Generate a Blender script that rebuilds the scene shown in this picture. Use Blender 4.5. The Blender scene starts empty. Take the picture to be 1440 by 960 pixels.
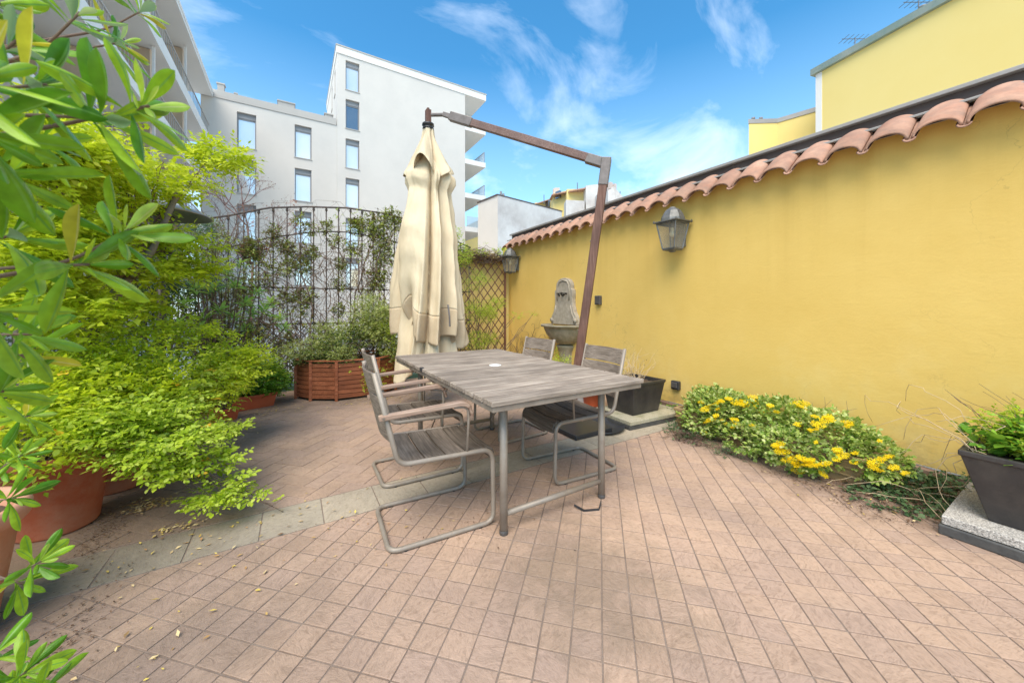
import bpy, bmesh, math, random
import numpy as np
from mathutils import Vector, Matrix
random.seed(7); RNG = np.random.default_rng(11)
scene = bpy.context.scene
C = scene.collection
PI = math.pi
# ------------------------------------------------------------------ camera geometry used to measure the place
FPX, CAMZ, HV = 510.0, 1.2, 431.0
YAW = math.atan(308/FPX); SY, CY = math.sin(YAW), math.cos(YAW)
def _ray(u, v):
    k = (u-720)/FPX
    return Vector((SY+k*CY, CY-k*SY, -(v-HV)/FPX))
def at_y(u, v, Y):
    r = _ray(u, v); t = Y/r.y
    return Vector((r.x*t, Y, CAMZ+r.z*t))
def at_d(u, v, d):
    r = _ray(u, v)
    return Vector((r.x*d, r.y*d, CAMZ+r.z*d))
# ------------------------------------------------------------------ materials
def ramp_node(nt, stops):
    r = nt.nodes.new('ShaderNodeValToRGB')
    els = r.color_ramp.elements
    while len(els) < len(stops): els.new(0.5)
    for e, (p, c) in zip(els, stops):
        e.position = p; e.color = (c[0], c[1], c[2], 1)
    return r
def mat(name, col, rough=0.6, col2=None, scale=6.0, bump=0.0, bscale=40.0, metal=0.0, island=0.0,
        spec=0.5, stretch=None, dirt=None, dirt_scale=3.0, dirt_amt=0.5, trans=0.0, detail=6.0):
    m = bpy.data.materials.new(name); m.use_nodes = True
    nt = m.node_tree; N = nt.nodes; L = nt.links
    b = N['Principled BSDF']; b.inputs['Roughness'].default_value = rough
    b.inputs['Metallic'].default_value = metal
    b.inputs['Specular IOR Level'].default_value = spec
    tc = N.new('ShaderNodeTexCoord'); mp = N.new('ShaderNodeMapping'); L.new(tc.outputs['Object'], mp.inputs[0])
    if stretch: mp.inputs['Scale'].default_value = stretch
    base = N.new('ShaderNodeRGB'); base.outputs[0].default_value = (*col, 1)
    out = base.outputs[0]
    if col2:
        n = N.new('ShaderNodeTexNoise'); n.inputs['Scale'].default_value = scale; n.inputs['Detail'].default_value = detail
        n.inputs['Roughness'].default_value = 0.65
        L.new(mp.outputs[0], n.inputs['Vector'])
        r = ramp_node(nt, [(0.32, col), (0.68, col2)]); L.new(n.outputs[0], r.inputs[0]); out = r.outputs[0]
    if dirt:
        n = N.new('ShaderNodeTexNoise'); n.inputs['Scale'].default_value = dirt_scale; n.inputs['Detail'].default_value = 8
        n.inputs['Roughness'].default_value = 0.7
        L.new(tc.outputs['Object'], n.inputs['Vector'])
        r = ramp_node(nt, [(0.45, (0, 0, 0)), (0.75, (dirt_amt,)*3)]); L.new(n.outputs[0], r.inputs[0])
        mx = N.new('ShaderNodeMixRGB'); L.new(r.outputs[0], mx.inputs[0]); L.new(out, mx.inputs[1]); mx.inputs[2].default_value = (*dirt, 1)
        out = mx.outputs[0]
    if island > 0:
        g = N.new('ShaderNodeNewGeometry')
        mr = N.new('ShaderNodeMapRange'); mr.inputs['To Min'].default_value = 1-island; mr.inputs['To Max'].default_value = 1+island
        L.new(g.outputs['Random Per Island'], mr.inputs[0])
        mx = N.new('ShaderNodeMixRGB'); mx.blend_type = 'MULTIPLY'; mx.inputs[0].default_value = 1
        L.new(out, mx.inputs[1]); L.new(mr.outputs[0], mx.inputs[2]); out = mx.outputs[0]
    L.new(out, b.inputs['Base Color'])
    if bump > 0:
        n = N.new('ShaderNodeTexNoise'); n.inputs['Scale'].default_value = bscale; n.inputs['Detail'].default_value = 8
        L.new(mp.outputs[0], n.inputs['Vector'])
        bp = N.new('ShaderNodeBump'); bp.inputs['Strength'].default_value = bump; bp.inputs['Distance'].default_value = 0.01
        L.new(n.outputs[0], bp.inputs['Height']); L.new(bp.outputs[0], b.inputs['Normal'])
    if trans > 0:
        b.inputs['Transmission Weight'].default_value = trans
    return m
def leaf_mat(name, stops, rough=0.5, trans=0.35, under=None, midrib=None, spec=0.4):
    """leaf: colour per leaf from a ramp, light passing through, paler underside"""
    m = bpy.data.materials.new(name); m.use_nodes = True
    nt = m.node_tree; N = nt.nodes; L = nt.links
    b = N['Principled BSDF']; out = N['Material Output']
    b.inputs['Roughness'].default_value = rough; b.inputs['Specular IOR Level'].default_value = spec
    g = N.new('ShaderNodeNewGeometry')
    n_ = len(stops); r = ramp_node(nt, [(i/(n_-1) if n_ > 1 else 0, c) for i, c in enumerate(stops)])
    L.new(g.outputs['Random Per Island'], r.inputs[0]); c = r.outputs[0]
    if midrib:
        uv = N.new('ShaderNodeUVMap'); sp = N.new('ShaderNodeSeparateXYZ'); L.new(uv.outputs[0], sp.inputs[0])
        sb = N.new('ShaderNodeMath'); sb.operation = 'SUBTRACT'; sb.inputs[1].default_value = 0.5; L.new(sp.outputs[0], sb.inputs[0])
        ab = N.new('ShaderNodeMath'); ab.operation = 'ABSOLUTE'; L.new(sb.outputs[0], ab.inputs[0])
        rr = ramp_node(nt, [(0.0, (1, 1, 1)), (0.035, (1, 1, 1)), (0.07, (0, 0, 0))]); L.new(ab.outputs[0], rr.inputs[0])
        mx = N.new('ShaderNodeMixRGB'); L.new(rr.outputs[0], mx.inputs[0]); L.new(c, mx.inputs[1]); mx.inputs[2].default_value = (*midrib, 1)
        # faint mottling
        tc = N.new('ShaderNodeTexCoord'); nz = N.new('ShaderNodeTexNoise'); nz.inputs['Scale'].default_value = 60
        L.new(tc.outputs['Object'], nz.inputs['Vector'])
        r2 = ramp_node(nt, [(0.3, (0.8, 0.8, 0.8)), (0.7, (1.15, 1.15, 1.15))]); L.new(nz.outputs[0], r2.inputs[0])
        m2 = N.new('ShaderNodeMixRGB'); m2.blend_type = 'MULTIPLY'; m2.inputs[0].default_value = 1
        L.new(mx.outputs[0], m2.inputs[1]); L.new(r2.outputs[0], m2.inputs[2]); c = m2.outputs[0]
    if under:
        mx = N.new('ShaderNodeMixRGB'); L.new(g.outputs['Backfacing'], mx.inputs[0]); L.new(c, mx.inputs[1]); mx.inputs[2].default_value = (*under, 1)
        c = mx.outputs[0]
    L.new(c, b.inputs['Base Color'])
    t = N.new('ShaderNodeBsdfTranslucent'); L.new(c, t.inputs['Color'])
    ms = N.new('ShaderNodeMixShader'); ms.inputs[0].default_value = trans
    L.new(b.outputs[0], ms.inputs[1]); L.new(t.outputs[0], ms.inputs[2]); L.new(ms.outputs[0], out.inputs['Surface'])
    return m
M = {}
M['yellow_wall'] = mat('yellow_plaster', (0.69, 0.465, 0.118), 0.85, (0.75, 0.52, 0.150), 1.1, 0.10, 60, dirt=(0.62, 0.40, 0.09), dirt_scale=0.9, dirt_amt=0.45)
def wall_marks(m):
    nt = m.node_tree; N = nt.nodes; L = nt.links; b = N['Principled BSDF']; src = b.inputs['Base Color'].links[0].from_socket
    tc = N.new('ShaderNodeTexCoord')
    def layer(src, scale3, nscale, stops, col, zr=None, detail=6, rough=0.6):
        mp = N.new('ShaderNodeMapping'); mp.inputs['Scale'].default_value = scale3; L.new(tc.outputs['Object'], mp.inputs[0])
        n = N.new('ShaderNodeTexNoise'); n.inputs['Scale'].default_value = nscale; n.inputs['Detail'].default_value = detail; n.inputs['Roughness'].default_value = rough; L.new(mp.outputs[0], n.inputs['Vector'])
        r = ramp_node(nt, stops); L.new(n.outputs[0], r.inputs[0]); f = r.outputs[0]
        if zr:
            sp = N.new('ShaderNodeSeparateXYZ'); L.new(tc.outputs['Object'], sp.inputs[0]); mr = N.new('ShaderNodeMapRange')
            mr.inputs['From Min'].default_value = zr[0]; mr.inputs['From Max'].default_value = zr[1]; L.new(sp.outputs[2], mr.inputs[0])
            mu = N.new('ShaderNodeMath'); mu.operation = 'MULTIPLY'; L.new(f, mu.inputs[0]); L.new(mr.outputs[0], mu.inputs[1]); f = mu.outputs[0]
        mx = N.new('ShaderNodeMixRGB'); L.new(f, mx.inputs[0]); L.new(src, mx.inputs[1]); mx.inputs[2].default_value = (*col, 1); return mx.outputs[0]
    g = lambda a: (a, a, a)
    src = layer(src, (1, 2.2, 0.10), 3.0, [(0.50, g(0)), (0.72, g(.38))], (0.56, 0.35, 0.075), (1.0, 2.4))        # rain streaks below the tiles
    src = layer(src, (1, 1, 1), 2.6, [(0.50, g(0)), (0.72, g(.55))], (0.76, 0.61, 0.27), (1.3, 0.1), 9, 0.7)     # pale salt patches low down
    src = layer(src, (1, 1, 1.6), 6.0, [(0.42, g(0)), (0.62, g(.75))], (0.36, 0.25, 0.09), (0.42, 0.08), 10, 0.75)   # splash dirt at the foot
    v = N.new('ShaderNodeTexVoronoi'); v.feature = 'DISTANCE_TO_EDGE'; v.inputs['Scale'].default_value = 0.9
    nn = N.new('ShaderNodeTexNoise'); nn.inputs['Scale'].default_value = 3; nn.inputs['Detail'].default_value = 8; L.new(tc.outputs['Object'], nn.inputs['Vector'])
    ad = N.new('ShaderNodeVectorMath'); ad.operation = 'ADD'; L.new(tc.outputs['Object'], ad.inputs[0]); L.new(nn.outputs['Color'], ad.inputs[1]); L.new(ad.outputs[0], v.inputs['Vector'])
    rc = ramp_node(nt, [(0.0, g(.55)), (0.0035, g(0))]); L.new(v.outputs[0], rc.inputs[0])
    n4 = N.new('ShaderNodeTexNoise'); n4.inputs['Scale'].default_value = 0.8; L.new(tc.outputs['Object'], n4.inputs['Vector']); r4 = ramp_node(nt, [(0.5, g(0)), (0.62, g(1))]); L.new(n4.outputs[0], r4.inputs[0])
    mu = N.new('ShaderNodeMath'); mu.operation = 'MULTIPLY'; L.new(rc.outputs[0], mu.inputs[0]); L.new(r4.outputs[0], mu.inputs[1])
    mx = N.new('ShaderNodeMixRGB'); L.new(mu.outputs[0], mx.inputs[0]); L.new(src, mx.inputs[1]); mx.inputs[2].default_value = (0.40, 0.27, 0.08, 1)
    L.new(mx.outputs[0], b.inputs['Base Color'])
    # trowel marks
    nb = N.new('ShaderNodeTexNoise'); nb.inputs['Scale'].default_value = 9; nb.inputs['Detail'].default_value = 9; nb.inputs['Distortion'].default_value = 1.5
    mp = N.new('ShaderNodeMapping'); mp.inputs['Scale'].default_value = (1, 0.6, 1.6); L.new(tc.outputs['Object'], mp.inputs[0]); L.new(mp.outputs[0], nb.inputs['Vector'])
    bp = N.new('ShaderNodeBump'); bp.inputs['Strength'].default_value = 0.16; bp.inputs['Distance'].default_value = 0.008; L.new(nb.outputs[0], bp.inputs['Height'])
    if b.inputs['Normal'].links: L.new(b.inputs['Normal'].links[0].from_socket, bp.inputs['Normal'])
    L.new(bp.outputs[0], b.inputs['Normal'])
wall_marks(M['yellow_wall'])
M['yellow_far'] = mat('pale_yellow_plaster', (0.78, 0.60, 0.21), 0.9, (0.80, 0.63, 0.24), 0.5, 0.05, 20)
M['yellow_old'] = mat('old_yellow_plaster', (0.80, 0.62, 0.22), 0.9, (0.72, 0.56, 0.24), 0.6, dirt=(0.5, 0.46, 0.4), dirt_scale=0.5, dirt_amt=0.4)
M['skirt'] = mat('brown_skirting', (0.17, 0.10, 0.075), 0.8, (0.26, 0.17, 0.12), 5, 0.3, 30)
M['rooftile'] = mat('clay_roof_tile', (0.35, 0.175, 0.115), 0.8, (0.47, 0.275, 0.19), 5, 0.25, 50, island=0.16, dirt=(0.20, 0.14, 0.11), dirt_scale=9, dirt_amt=0.75)
M['flashing'] = mat('grey_flashing', (0.30, 0.28, 0.26), 0.55, (0.38, 0.36, 0.34), 3, 0.05, 20, metal=0.3)
M['fascia'] = mat('dark_fascia', (0.07, 0.045, 0.04), 0.6, (0.10, 0.07, 0.06), 3)
M['white'] = mat('white_render', (0.66, 0.605, 0.545), 0.9, (0.62, 0.565, 0.51), 0.35, 0.04, 8, dirt=(0.50, 0.47, 0.43), dirt_scale=0.25, dirt_amt=0.45)
M['white2'] = mat('white_fascia', (0.78, 0.745, 0.70), 0.8, (0.74, 0.71, 0.665), 0.5)
M['taupe'] = mat('taupe_parapet', (0.44, 0.40, 0.36), 0.8, (0.48, 0.44, 0.40), 0.6)
M['soffit'] = mat('soffit_white', (0.70, 0.69, 0.66), 0.9, (0.66, 0.65, 0.62), 0.7)
M['tan'] = mat('tan_cladding', (0.50, 0.37, 0.26), 0.7, (0.58, 0.45, 0.33), 2.5, stretch=(1, 1, 0.1))
M['wframe'] = mat('grey_window_frame', (0.26, 0.25, 0.25), 0.5, (0.30, 0.29, 0.29), 2)
M['concrete_old'] = mat('stained_concrete', (0.40, 0.36, 0.34), 0.9, (0.62, 0.59, 0.56), 0.35, 0.05, 5, dirt=(0.70, 0.68, 0.66), dirt_scale=0.6, dirt_amt=0.7)
M['brick_pink'] = mat('weathered_render', (0.50, 0.40, 0.36), 0.9, (0.66, 0.58, 0.53), 0.5)
M['copper'] = mat('green_copper_coping', (0.17, 0.24, 0.21), 0.7, (0.28, 0.31, 0.27), 2.0)
def glassy(name, col, rough, metal):
    return mat(name, col, rough, metal=metal)
M['pane'] = glassy('window_glass', (0.80, 0.79, 0.78), 0.05, 0.5)
M['pane_dark'] = glassy('dark_window_glass', (0.22, 0.25, 0.28), 0.05, 0.8)
def clear(name, col, rough, alpha):
    m = mat(name, col, rough); m.node_tree.nodes['Principled BSDF'].inputs['Alpha'].default_value = alpha; return m
M['railglass'] = clear('railing_glass', (0.55, 0.60, 0.60), 0.08, 0.45)
M['lampglass'] = clear('lantern_glass', (0.40, 0.37, 0.30), 0.12, 0.35)
M['bulb'] = clear('bulb_glass', (0.80, 0.68, 0.42), 0.2, 0.9)
M['iron'] = mat('wrought_iron', (0.06, 0.045, 0.04), 0.6, (0.11, 0.075, 0.06), 20, 0.3, 80)
M['trellis'] = mat('trellis_wood', (0.12, 0.05, 0.03), 0.7, (0.20, 0.09, 0.055), 12, 0.2, 60)
M['lantern'] = mat('lantern_metal', (0.10, 0.10, 0.095), 0.5, (0.20, 0.195, 0.185), 12, 0.15, 60, metal=0.4)
M['stone'] = mat('mossy_stone', (0.22, 0.19, 0.13), 0.9, (0.36, 0.31, 0.23), 14, 0.5, 70, dirt=(0.16, 0.15, 0.07), dirt_scale=6, dirt_amt=0.8)
M['stone2'] = mat('pale_carved_stone', (0.32, 0.27, 0.21), 0.9, (0.46, 0.40, 0.32), 18, 0.5, 80, dirt=(0.24, 0.21, 0.15), dirt_scale=7, dirt_amt=0.6)
M['bronze'] = mat('dark_bronze', (0.05, 0.045, 0.035), 0.5, metal=0.6)
M['steel'] = mat('grey_painted_tube', (0.265, 0.222, 0.182), 0.5, (0.34, 0.29, 0.24), 9, 0.05, 60, metal=0.2, dirt=(0.20, 0.15, 0.11), dirt_scale=12, dirt_amt=0.4)
def wood(name, c1, c2, c3, axis, island=0.12, rough=0.8):
    """weathered boards: streaks along one axis, a different tone on every board"""
    m = bpy.data.materials.new(name); m.use_nodes = True
    nt = m.node_tree; N = nt.nodes; L = nt.links; b = N['Principled BSDF']; b.inputs['Roughness'].default_value = rough
    b.inputs['Specular IOR Level'].default_value = 0.25
    tc = N.new('ShaderNodeTexCoord'); g = N.new('ShaderNodeNewGeometry')
    sc = N.new('ShaderNodeVectorMath'); sc.operation = 'SCALE'; sc.inputs['Scale'].default_value = 9
    cmb = N.new('ShaderNodeCombineXYZ')
    for i in range(3): L.new(g.outputs['Random Per Island'], cmb.inputs[i])
    L.new(cmb.outputs[0], sc.inputs[0])
    ad = N.new('ShaderNodeVectorMath'); L.new(tc.outputs['Object'], ad.inputs[0]); L.new(sc.outputs[0], ad.inputs[1])
    mp = N.new('ShaderNodeMapping'); L.new(ad.outputs[0], mp.inputs[0])
    s = [90, 90, 90]; s[axis] = 3.0; mp.inputs['Scale'].default_value = s
    n = N.new('ShaderNodeTexNoise'); n.inputs['Scale'].default_value = 1; n.inputs['Detail'].default_value = 5; n.inputs['Roughness'].default_value = 0.7
    L.new(mp.outputs[0], n.inputs['Vector'])
    n2 = N.new('ShaderNodeTexNoise'); n2.inputs['Scale'].default_value = 5; n2.inputs['Detail'].default_value = 6; L.new(ad.outputs[0], n2.inputs['Vector'])
    r = ramp_node(nt, [(0.3, c1), (0.52, c2), (0.72, c3)]); L.new(n.outputs[0], r.inputs[0])
    r2 = ramp_node(nt, [(0.3, (0.72, 0.70, 0.68)), (0.65, (1.1, 1.08, 1.05))]); L.new(n2.outputs[0], r2.inputs[0])
    mx = N.new('ShaderNodeMixRGB'); mx.blend_type = 'MULTIPLY'; mx.inputs[0].default_value = 1; L.new(r.outputs[0], mx.inputs[1]); L.new(r2.outputs[0], mx.inputs[2])
    mr = N.new('ShaderNodeMapRange'); mr.inputs['To Min'].default_value = 1-island; mr.inputs['To Max'].default_value = 1+island; L.new(g.outputs['Random Per Island'], mr.inputs[0])
    m2 = N.new('ShaderNodeMixRGB'); m2.blend_type = 'MULTIPLY'; m2.inputs[0].default_value = 1; L.new(mx.outputs[0], m2.inputs[1]); L.new(mr.outputs[0], m2.inputs[2])
    L.new(m2.outputs[0], b.inputs['Base Color'])
    bp = N.new('ShaderNodeBump'); bp.inputs['Strength'].default_value = 0.35; bp.inputs['Distance'].default_value = 0.004
    L.new(n.outputs[0], bp.inputs['Height']); L.new(bp.outputs[0], b.inputs['Normal'])
    return m
M['tablewood'] = wood('weathered_table_boards', (0.16, 0.125, 0.10), (0.33, 0.275, 0.23), (0.50, 0.43, 0.37), 0, 0.20)
M['seatwood'] = wood('weathered_seat_boards', (0.075, 0.06, 0.048), (0.145, 0.12, 0.10), (0.23, 0.19, 0.16), 1, 0.10)
M['backwood'] = wood('weathered_back_boards', (0.13, 0.10, 0.08), (0.25, 0.205, 0.17), (0.36, 0.30, 0.255), 1, 0.10)
M['armwood'] = wood('weathered_armrest', (0.20, 0.12, 0.09), (0.37, 0.26, 0.20), (0.50, 0.39, 0.32), 0, 0.08)
M['polewood'] = wood('brown_umbrella_pole', (0.095, 0.045, 0.033), (0.15, 0.078, 0.058), (0.24, 0.14, 0.11), 2, 0.02, 0.5)
M['polearm'] = wood('brown_umbrella_arm', (0.12, 0.068, 0.058), (0.19, 0.12, 0.105), (0.28, 0.20, 0.18), 0, 0.02, 0.5)
M['planterwood'] = wood('brown_planter_boards', (0.20, 0.060, 0.028), (0.36, 0.12, 0.055), (0.48, 0.20, 0.105), 0, 0.15, 0.6)
M['joint'] = mat('umbrella_joint_metal', (0.135, 0.115, 0.105), 0.5, (0.20, 0.17, 0.16), 15, metal=0.3)
M['canvas'] = mat('cream_canvas', (0.62, 0.50, 0.335), 0.9, (0.72, 0.60, 0.42), 3.5, 0.8, 14, stretch=(1, 1, 0.35), dirt=(0.50, 0.40, 0.27), dirt_scale=2.2, dirt_amt=0.45)
M['canvas_hem'] = mat('tan_canvas_hem', (0.53, 0.41, 0.27), 0.9, (0.63, 0.50, 0.34), 4, 0.3, 350, dirt=(0.40, 0.31, 0.2), dirt_scale=5, dirt_amt=0.5)
M['terra'] = mat('terracotta', (0.44, 0.10, 0.042), 0.75, (0.54, 0.15, 0.070), 5, 0.15, 40, dirt=(0.55, 0.34, 0.24), dirt_scale=4, dirt_amt=0.6)
M['terra_pale'] = mat('pale_terracotta', (0.48, 0.20, 0.11), 0.8, (0.58, 0.30, 0.19), 5, 0.2, 40, dirt=(0.62, 0.45, 0.34), dirt_scale=4, dirt_amt=0.6)
M['orange'] = mat('orange_plastic', (0.50, 0.095, 0.035), 0.45, (0.56, 0.13, 0.05), 5)
M['brownplastic'] = mat('brown_plastic', (0.20, 0.07, 0.045), 0.5, (0.26, 0.10, 0.07), 5)
M['claybox'] = mat('mossy_clay_box', (0.38, 0.25, 0.13), 0.85, (0.28, 0.19, 0.08), 8, 0.4, 50, dirt=(0.13, 0.12, 0.05), dirt_scale=6, dirt_amt=0.7)
M['blackpot'] = mat('black_glazed_pot', (0.022, 0.020, 0.021), 0.42, (0.045, 0.040, 0.038), 5, 0.1, 30, dirt=(0.10, 0.085, 0.07), dirt_scale=7, dirt_amt=0.45)
M['blackplastic'] = mat('black_plastic', (0.025, 0.025, 0.028), 0.4, (0.04, 0.04, 0.045), 10)
M['granite'] = mat('speckled_granite', (0.15, 0.14, 0.13), 0.75, (0.66, 0.62, 0.57), 160, 0.3, 160, detail=2)
M['slabmoss'] = mat('mossy_gravel_slab', (0.28, 0.25, 0.17), 0.9, (0.50, 0.46, 0.36), 120, 0.5, 120, dirt=(0.10, 0.12, 0.03), dirt_scale=9, dirt_amt=0.7, detail=3)
M['darkslab'] = mat('dark_stone_plinth', (0.05, 0.05, 0.05), 0.6, (0.09, 0.088, 0.085), 12, 0.2, 60)
M['soil'] = mat('soil', (0.05, 0.033, 0.022), 1.0, (0.12, 0.08, 0.05), 40, 0.8, 60)
M['green_paint'] = mat('green_painted_kerb', (0.05, 0.12, 0.085), 0.6, (0.09, 0.17, 0.125), 10)
M['bark'] = mat('grey_bark', (0.13, 0.105, 0.08), 0.9, (0.23, 0.195, 0.15), 12, 0.6, 40)
M['twig'] = mat('brown_twig', (0.12, 0.075, 0.05), 0.9, (0.20, 0.14, 0.10), 12)
M['drytwig'] = mat('dry_straw_stem', (0.50, 0.37, 0.22), 0.8, (0.62, 0.48, 0.31), 12)
M['redtwig'] = mat('reddish_twig', (0.22, 0.10, 0.08), 0.9, (0.32, 0.17, 0.14), 12)
M['socket'] = mat('grey_switch_box', (0.06, 0.055, 0.055), 0.5, (0.10, 0.09, 0.085), 12)
M['whiteplastic'] = mat('white_plastic', (0.75, 0.75, 0.73), 0.4)
M['heater'] = mat('heater_metal', (0.24, 0.22, 0.20), 0.4, (0.32, 0.30, 0.27), 4, metal=0.6)
M['heater_dark'] = mat('heater_burner', (0.06, 0.045, 0.04), 0.5)
M['chimney'] = mat('chimney_grey', (0.40, 0.37, 0.34), 0.85, (0.46, 0.43, 0.40), 2)
M['antenna'] = mat('antenna_metal', (0.20, 0.20, 0.21), 0.5, metal=0.5)
M['lime'] = leaf_mat('lime_leaves', [(0.36, 0.46, 0.012), (0.58, 0.68, 0.025), (0.68, 0.76, 0.045), (0.46, 0.58, 0.02), (0.76, 0.80, 0.11)], 0.5, 0.55)
M['lime2'] = leaf_mat('fresh_green_leaves', [(0.26, 0.40, 0.016), (0.44, 0.58, 0.03), (0.58, 0.70, 0.06), (0.46, 0.60, 0.07), (0.68, 0.76, 0.16)], 0.5, 0.52)
M['yellowleaf'] = leaf_mat('yellowed_leaves', [(0.70, 0.42, 0.02), (0.78, 0.55, 0.05), (0.60, 0.24, 0.02)], 0.5, 0.4)
M['green'] = leaf_mat('green_leaves', [(0.07, 0.18, 0.015), (0.13, 0.30, 0.025), (0.20, 0.40, 0.03), (0.30, 0.52, 0.06)], 0.45, 0.35)
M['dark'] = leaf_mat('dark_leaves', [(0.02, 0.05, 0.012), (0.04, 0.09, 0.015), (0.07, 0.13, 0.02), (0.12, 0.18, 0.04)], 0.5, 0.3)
M['conifer'] = leaf_mat('blue_green_needles', [(0.06, 0.13, 0.07), (0.10, 0.19, 0.10), (0.15, 0.25, 0.13)], 0.6, 0.2)
M['vine'] = leaf_mat('vine_leaves', [(0.10, 0.12, 0.03), (0.20, 0.24, 0.05), (0.34, 0.38, 0.08), (0.46, 0.52, 0.12), (0.26, 0.16, 0.07), (0.16, 0.11, 0.05)], 0.5, 0.35)
M['redleaf'] = leaf_mat('red_leaves', [(0.40, 0.09, 0.03), (0.50, 0.17, 0.07), (0.35, 0.07, 0.04)], 0.5, 0.4)
M['hedge'] = leaf_mat('variegated_hedge_leaves', [(0.20, 0.27, 0.035), (0.36, 0.43, 0.08), (0.48, 0.52, 0.15), (0.60, 0.60, 0.28), (0.30, 0.38, 0.05)], 0.5, 0.35)
M['sedumleaf'] = leaf_mat('variegated_cream_green_leaves', [(0.12, 0.23, 0.03), (0.27, 0.40, 0.06), (0.44, 0.54, 0.12), (0.62, 0.66, 0.28), (0.20, 0.34, 0.04)], 0.45, 0.35)
M['sedumdark'] = leaf_mat('grey_green_creeper_leaves', [(0.04, 0.09, 0.03), (0.08, 0.15, 0.06), (0.15, 0.22, 0.10)], 0.5, 0.3)
M['flower'] = leaf_mat('yellow_flowers', [(0.85, 0.60, 0.005), (0.92, 0.72, 0.01), (0.88, 0.66, 0.01)], 0.6, 0.3)
M['rhodo'] = leaf_mat('lance_leaves', [(0.16, 0.32, 0.03), (0.26, 0.44, 0.05), (0.38, 0.54, 0.10), (0.42, 0.52, 0.06)], 0.42, 0.4)
M['pitto'] = leaf_mat('glossy_spoon_leaves', [(0.06, 0.20, 0.010), (0.19, 0.40, 0.018), (0.36, 0.56, 0.03), (0.10, 0.27, 0.015), (0.28, 0.48, 0.04)], 0.27, 0.34, under=(0.26, 0.40, 0.20), midrib=(0.17, 0.37, 0.06), spec=0.3)
M['pitto_pale'] = leaf_mat('young_spoon_leaves', [(0.30, 0.50, 0.04), (0.40, 0.60, 0.07), (0.48, 0.64, 0.12)], 0.38, 0.4, under=(0.42, 0.54, 0.22), midrib=(0.55, 0.66, 0.22), spec=0.5)
M['pitto_yellow'] = leaf_mat('yellowing_spoon_leaves', [(0.55, 0.50, 0.03), (0.45, 0.48, 0.05)], 0.4, 0.4, midrib=(0.6, 0.6, 0.2))
M['litter'] = leaf_mat('dry_fallen_leaves', [(0.55, 0.40, 0.20), (0.66, 0.52, 0.27), (0.38, 0.20, 0.09), (0.72, 0.55, 0.12), (0.20, 0.11, 0.06)], 0.8, 0.1)
M['litter_dark'] = leaf_mat('dark_leaf_crumbs', [(0.05, 0.03, 0.02), (0.12, 0.065, 0.035), (0.20, 0.12, 0.07)], 0.9, 0.1)
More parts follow.
